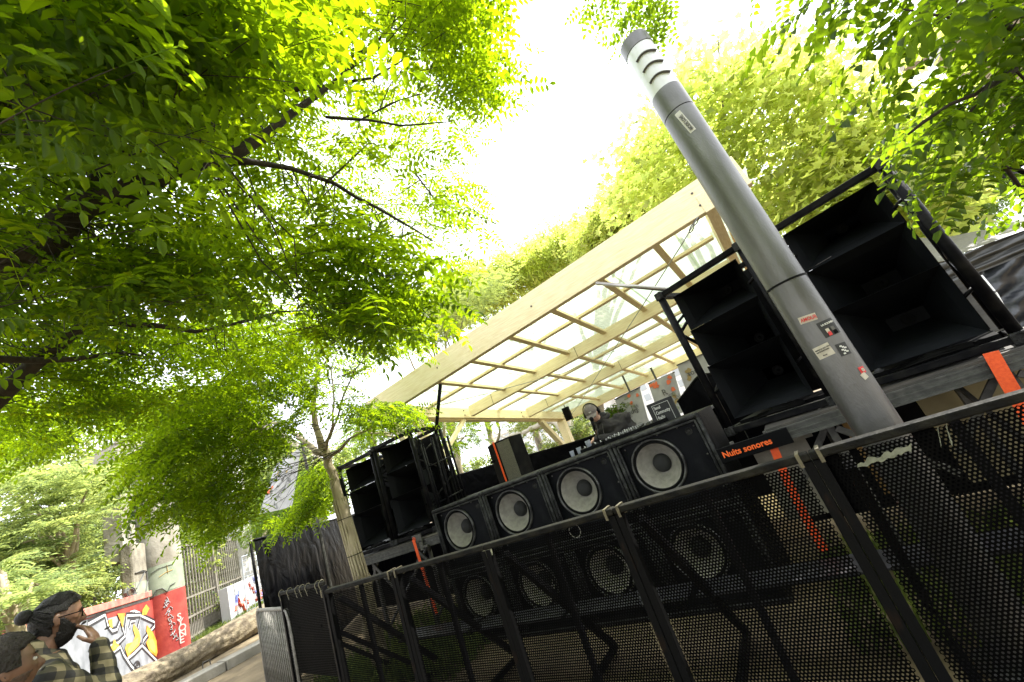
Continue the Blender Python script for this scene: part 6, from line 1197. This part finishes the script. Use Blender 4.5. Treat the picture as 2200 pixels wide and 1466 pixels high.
# ---- far crowns
def far_tree(label, px, py_base_d, polys, m, tmpl, size, kind='broadleaf_tree', trunk_r=.2, bark=BARK, clus=26, cr=.55, spread=3, group=None, upright=False, fork=None):
    """polys: list of (outline, n, d0, d1, holes)"""
    cls_ = []
    for (poly, n, d0, d1, holes) in polys:
        cc_ = sample(poly, max(4, n // clus), d0, d1, holes); k = rng.integers(0, len(cc_), n); cls_.append(cc_[k] + rng.normal(0, cr * .5, (n, 3)) * V(1, 1, .6))
    P = np.concatenate(cls_); cen = P.mean(0); base = WD(px[0], px[1], py_base_d); base = V(base[0], base[1], 0)
    t = thing(kind, label, 'tree', base, 0, group); fk = V(base[0] * .75 + cen[0] * .25, base[1] * .75 + cen[1] * .25, max(1.2, cen[2] * .45)) if fork is None else np.array(fork, float); lines = []
    for k in range(10):
        tgt = P[rng.integers(0, len(P))]; md = fk * .45 + tgt * .55 + rng.normal(0, .25, 3) + V(0, 0, .3); lines.append([(*fk, trunk_r * .5), (*md, trunk_r * .25), (*tgt, .012)])
    limbs('trunk', t, [[(*base, trunk_r * 1.15), (*((base + fk) / 2 + rng.normal(0, .05, 3)), trunk_r * .9), (*fk, trunk_r * .7)]], bark, 12); limbs('limb', t, lines, bark, 6)
    D = P - cen; D[:, 2] *= .4; D = D / (np.linalg.norm(D, axis=1, keepdims=True) + 1e-6) + rng.normal(0, .6, P.shape); D[:, 2] -= .25; U = rng.normal(0, .45, P.shape) + V(0, 0, 1); co, F = stamp(tmpl, P, D, U, size * rng.uniform(.7, 1.25, len(P)))
    crown(t, co, F, m); return t
MAP = [maple()]; CL = [clump(5), clump(6), clump(4)]
HP_ = []
far_tree('bright yellow green plane tree with broad lobed leaves behind the lamp column', (1600, 900), 11.5, [([(1345, 280), (1440, 240), (1480, 130), (1560, 150), (1600, 100), (1640, 85), (1680, 150), (1740, 115), (1790, 150), (1840, 190), (1900, 170), (2000, 300), (2030, 420), (1960, 480), (1700, 480), (1520, 420), (1330, 470), (1340, 400)], 11000, 9.5, 12.5, []), ([(1690, 300), (2000, 300), (2040, 460), (1920, 520), (1700, 470)], 3500, 9.5, 12, [])], LM_P, MAP, .25, 'plane_tree', .22, BARK, 60, .75)
far_tree('rounded light green tree rising over the middle of the roof beam', (1300, 1000), 17, [([(1290, 470), (1330, 400), (1400, 380), (1440, 420), (1350, 480), (1240, 540), (1250, 510)], 5200, 15.5, 18.5, [])], LM_P, CL, .40, 'broadleaf_tree', .2, BARK, 50, .8)
far_tree('low light green tree line just above the left half of the roof beam', (1180, 1040), 21, [([(1060, 560), (1130, 545), (1200, 500), (1280, 470), (1260, 545), (1130, 620), (1020, 680), (960, 720), (960, 620)], 6500, 19, 23, [(1060, 600, 18, 14)])], LM_P, CL, .50, 'broadleaf_tree', .2, BARK, 40, .9)
far_tree('thin pale tree left of the roof, its crown over the left end of the beam', (1000, 1100), 12.5, [([(860, 640), (960, 600), (1090, 590), (1060, 640), (990, 690), (930, 740), (860, 770), (840, 720)], 3200, 11.5, 13.5, [(900, 760, 20, 15)])], LM_H, TMS, 1.0, 'pinnate_tree', .12, PBARK, 24, .6)
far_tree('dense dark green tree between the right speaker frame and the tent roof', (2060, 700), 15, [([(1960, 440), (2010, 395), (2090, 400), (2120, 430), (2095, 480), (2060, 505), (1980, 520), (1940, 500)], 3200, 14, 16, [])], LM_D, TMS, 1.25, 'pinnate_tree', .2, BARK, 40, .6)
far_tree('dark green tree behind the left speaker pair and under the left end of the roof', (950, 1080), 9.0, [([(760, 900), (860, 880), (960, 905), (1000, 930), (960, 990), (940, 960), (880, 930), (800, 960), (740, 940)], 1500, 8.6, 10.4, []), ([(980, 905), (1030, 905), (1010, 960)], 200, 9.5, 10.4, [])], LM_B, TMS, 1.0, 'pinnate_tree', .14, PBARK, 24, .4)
far_tree('leafy tree just above the black screen, left of the slender trunk', (640, 1200), 12, [([(560, 1040), (720, 1000), (740, 1080), (640, 1130), (560, 1160), (540, 1100)], 1700, 11.5, 14, [(670, 1110, 24, 14)])], LM_D, TMS, 1.1, 'pinnate_tree', .14, PBARK, 24, .5)
# gnarled pale tree under the roof
gt = V(*W(1238, 1010, 13)[:2], 0)
t = thing('gnarled_tree', 'pale gnarled tree with a thick crooked trunk seen under the roof', 'tree', gt); GB = mat('pale_gnarled_bark', (.40, .36, .28), .8, c2=(.55, .5, .42), scale=3, bump=.7, bscale=10); wy = lambda px, py, r, Y=13: (*W(px, py, Y), r)
limbs('trunk', t, [[(gt[0], gt[1], 0, .30), wy(1240, 985, .27), wy(1228, 955, .25), wy(1222, 930, .24), wy(1212, 905, .22)]], GB, 12)
limbs('limb', t, [[wy(1218, 925, .16), wy(1190, 905, .12), wy(1160, 912, .10), wy(1120, 930, .07), wy(1085, 940, .04), wy(1060, 930, .03)], [wy(1212, 905, .14), wy(1225, 880, .10), wy(1260, 860, .06)], [wy(1212, 905, .12), wy(1180, 880, .08), wy(1130, 880, .05)], [wy(1225, 950, .12), wy(1262, 915, .07), wy(1300, 895, .04)]], GB, 8)
P = sample([(1080, 900), (1180, 895), (1160, 930), (1100, 925)], 40, 15, 17); P2_ = sample([(1130, 890), (1250, 880), (1270, 930), (1225, 935), (1190, 915)], 60, 15, 17); cc_ = np.concatenate([P, P2_]); k = rng.integers(0, len(cc_), 900); P = cc_[k] + rng.normal(0, .18, (900, 3)); co, F = stamp(CL, P, rng.normal(0, 1, P.shape), rng.normal(0, .5, P.shape) + V(0, 0, 1), .28 * rng.uniform(.7, 1.2, 900)); crown(t, co, F, LM_H)
t = thing('young_tree', 'thin young trunk rising behind the monitor speaker under the roof', 'tree', (W(1070, 1000, 9.0)[0], 9.0, 0)); limbs('trunk', t, [[(W(1070, 1000, 9.0)[0] + .1, 9.0, 0, .10), wy(1062, 960, .085, 9), wy(1048, 915, .075, 9), wy(1040, 890, .07, 9)]], PBARK, 10); limbs('limb', t, [[wy(1068, 950, .04, 9), wy(1074, 925, .035, 9), wy(1066, 900, .03, 9)]], PBARK, 8)
P = sample([(1000, 860), (1080, 860), (1090, 915), (1000, 915)], 200, 9.5, 10.5); co, F = stamp(TMS, P, rng.normal(0, 1, P.shape) * V(1, 1, .3), rng.normal(0, .3, P.shape) + V(0, 0, 1), np.full(len(P), 1.)); crown(t, co, F, LM_B)
P = W(1310, 880, 9.5); far_tree('small dark green bush top beside the left banner', (1318, 960), 10.5, [([(1300, 872), (1322, 862), (1328, 885), (1308, 892)], 150, 10.2, 11, [])], LM_D, CL, .2, 'small_tree', .08, BARK, 30, .2)
# pale plants above the rear screen
def bushes(name, label, poly, n, d0, d1, m, tmpl, size, cr=.5, holes=(), clus=24, kind='shrub', cat='shrub', group=None):
    cc_ = sample(poly, max(4, n // clus), d0, d1, holes); k = rng.integers(0, len(cc_), n); P = cc_[k] + rng.normal(0, cr * .5, (n, 3)); P = P[P[:, 2] > .02]; base = P.mean(0); base[2] = 0
    t = thing(kind, label, cat, base, 0, group); lines = []
    for k in range(9):
        q = P[rng.integers(0, len(P))]; g0 = base + V(rng.normal(0, .25), rng.normal(0, .25), 0); lines.append([(*g0, .05), (*((g0 + q) / 2 + rng.normal(0, .15, 3)), .035), (*q, .01)])
    limbs('stem', t, lines, BARK, 6); D = rng.normal(0, 1, P.shape); D[:, 2] = D[:, 2] * .4 - .1; U = rng.normal(0, .5, P.shape) + V(0, 0, 1); co, F = stamp(tmpl, P, D, U, size * rng.uniform(.7, 1.25, len(P))); crown(t, co, F, m, 'foliage'); return t
bushes('shrub', 'pale weeds growing above the rear black film screen', [(960, 1010), (1030, 985), (1130, 950), (1200, 950), (1210, 960), (1040, 1005), (965, 1030)], 900, 11, 14, LM_H, CL, .18, .15)
bushes('shrub', 'pale green shrub right of the gnarled trunk under the roof', [(1225, 930), (1262, 905), (1262, 945), (1235, 965)], 700, 14, 17, LM_H, CL, .28, .3)
# ---- left side vegetation
TMH = [pinnate(11, .62, .12, .034, .35, 78), pinnate(9, .52, .12, .036, .2, 78), pinnate(12, .66, .11, .032, .5, 80)]
def heaven(label, base_px, d, fork_px, polys, n_, m, size, group=None, tw=1.0):
    b0 = WD(*base_px, d); base = V(b0[0], b0[1], 0); t = thing('feathery_tree', label, 'tree', base, 0, group); fk = WD(*fork_px, d)
    limbs('trunk', t, [[(*base, .10), (*((base + fk) / 2 + V(.05, 0, 0)), .085), (*fk, .07)]], PBARK, 10); LP = []; lines = []
    for (poly, n, d0, d1, holes) in polys: LP.append(sample(poly, n, d0, d1, holes))
    P = np.concatenate(LP)
    for k in range(12): q = P[rng.integers(0, len(P))]; lines.append([(*(fk * .8 + V(base[0], base[1], .3) * .2), .05), (*(fk * .5 + q * .5 + V(0, 0, .15)), .028), (*q, .008)])
    limbs('limb', t, lines, PBARK, 6); k = np.repeat(np.arange(len(P)), 7); an = rng.uniform(0, 2 * math.pi, len(k)); D = np.stack([np.cos(an), np.sin(an), rng.uniform(-.1, .5, len(k))], 1); U = rng.normal(0, .2, D.shape) + V(0, 0, 1); co, F = stamp(TMH, P[k], D, U, size * rng.uniform(.7, 1.2, len(k))); crown(t, co, F, m); return t
LM_T = leafmat('long_feather_leaf', (.12, .16, .06), (.42, .53, .14), .35, .55, .6)
heaven('feathery long leaved tree with pale forked trunk left of the concrete slab', (160, 1290), 15, (150, 1170), [([(0, 1010), (230, 1000), (250, 1050), (200, 1110), (60, 1130), (-40, 1180)], 80, 13, 17, [(10, 1085, 30, 20)]), ([(-40, 1130), (140, 1130), (150, 1230), (-40, 1260)], 50, 13, 16, [])], 0, LM_T, 1.0)
heaven('low feathery leaved shrub just behind the red wall and the man with the bun', (170, 1340), 18.0, (165, 1270), [([(120, 1225), (190, 1220), (185, 1270), (110, 1280)], 26, 14.5, 16.5, [])], 0, LM_T, 1.0)
heaven('low feathery leaved shrub behind the heads at the lower left', (30, 1380), 10, (35, 1300), [([(-60, 1200), (90, 1230), (130, 1290), (60, 1330), (-60, 1400)], 40, 9.5, 12, [])], 0, LM_T, .85)
GL = 'leafy shrubs behind the wall and the iron fence'
bushes('shrub', 'mass of light green shrub at the far left edge behind the heads', [(-120, 1160), (150, 1150), (200, 1260), (150, 1340), (-120, 1460)], 5200, 15, 20, LM_H, CL, .30, .7, (), 30, group=GL)
bushes('shrub', 'light green shrub between the feathery tree and the concrete slab', [(130, 1100), (270, 1080), (270, 1290), (130, 1290)], 3200, 19, 23, LM_H, CL, .32, .7, (), 30, group=GL)
bushes('shrub', 'dense shrub seen through the left half of the iron fence', [(360, 1150), (450, 1120), (460, 1330), (370, 1390)], 3600, 22, 27, LM_H, CL, .32, .6, (), 30, group=GL)
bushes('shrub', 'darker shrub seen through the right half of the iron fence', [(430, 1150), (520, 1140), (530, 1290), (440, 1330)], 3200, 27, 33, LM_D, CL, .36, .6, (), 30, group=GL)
far_tree('tall broad tree rising behind the round concrete pier', (440, 1290), 34, [([(230, 1010), (430, 980), (560, 1000), (560, 1140), (380, 1160), (230, 1110)], 6000, 30, 40, [(390, 1000, 25, 14)])], LM_H, CL, .65, 'broadleaf_tree', .3, BARK, 60, 1.6)
far_tree('tall tree behind the hanging banner above the black screen', (640, 1210), 30, [([(520, 1000), (760, 960), (770, 1060), (640, 1140), (520, 1170)], 4200, 26, 33, [])], LM_H, CL, .55, 'broadleaf_tree', .3, BARK, 60, 1.3)
far_tree('pale distant tree above the viaduct on the left', (100, 1390), 40, [([(-100, 960), (100, 930), (240, 920), (420, 880), (560, 880), (560, 1000), (300, 1010), (-100, 1110)], 3400, 38, 50, [(250, 960, 60, 20), (20, 1070, 50, 40), (440, 900, 30, 20)])], LM_H, CL, .75, 'broadleaf_tree', .35, BARK, 60, 2.2)

# ---- unseen trees added behind and above the camera to shade barrier and foreground
def shade_tree(label, base, cen, rad, n):
    k = rng.integers(0, 90, n); cc_ = rng.normal(0, 1, (90, 3)); cc_ = cc_ / np.linalg.norm(cc_, axis=1, keepdims=True) * rng.random((90, 1)) ** .4 * np.array(rad) + np.array(cen); P = cc_[k] + rng.normal(0, .32, (n, 3)); q = (P - EYE) @ RC; zz = -q[:, 2]; px = CX + FPX * q[:, 0] / np.maximum(zz, .01); py = CY - FPX * q[:, 1] / np.maximum(zz, .01)
    P = P[((zz < .05) | (px < -60) | (px > 2260) | (py < -60) | (py > 1500)) & (np.linalg.norm(P - EYE, axis=1) > 1.4)]; t = thing('pinnate_tree', label, 'tree', base, 0); cen = np.array(cen); b0 = np.array(base)
    limbs('trunk', t, [[(*b0, .17), (*(b0 + V(.05, 0, 1.5)), .14), (*(b0 + V(.1, .05, 2.9)), .12)]], DBARK, 12); limbs('limb', t, [[(*(b0 + V(.1, .05, 2.9)), .09), (*((b0 + V(0, 0, 3.2)) * .5 + q_ * .5), .05), (*q_, .012)] for q_ in P[rng.integers(0, len(P), 9)]], DBARK, 6)
    D = rng.normal(0, 1, P.shape) * V(1, 1, .4); U = rng.normal(0, .35, P.shape) + V(0, 0, 1); co, F = stamp(TMS, P, D, U, 1.15 * rng.uniform(.8, 1.2, len(P))); crown(t, co, F, LM_B)
shade_tree('unseen tree added behind the audience on the left to shade the barrier', (-3.2, -4.0, 0), (-2.2, -2.2, 4.3), (3.0, 2.8, 1.1), 5200)
shade_tree('unseen tree added behind the audience on the right to shade the barrier', (3.4, -3.2, 0), (2.4, -1.4, 4.2), (2.8, 2.8, 1.1), 5200)
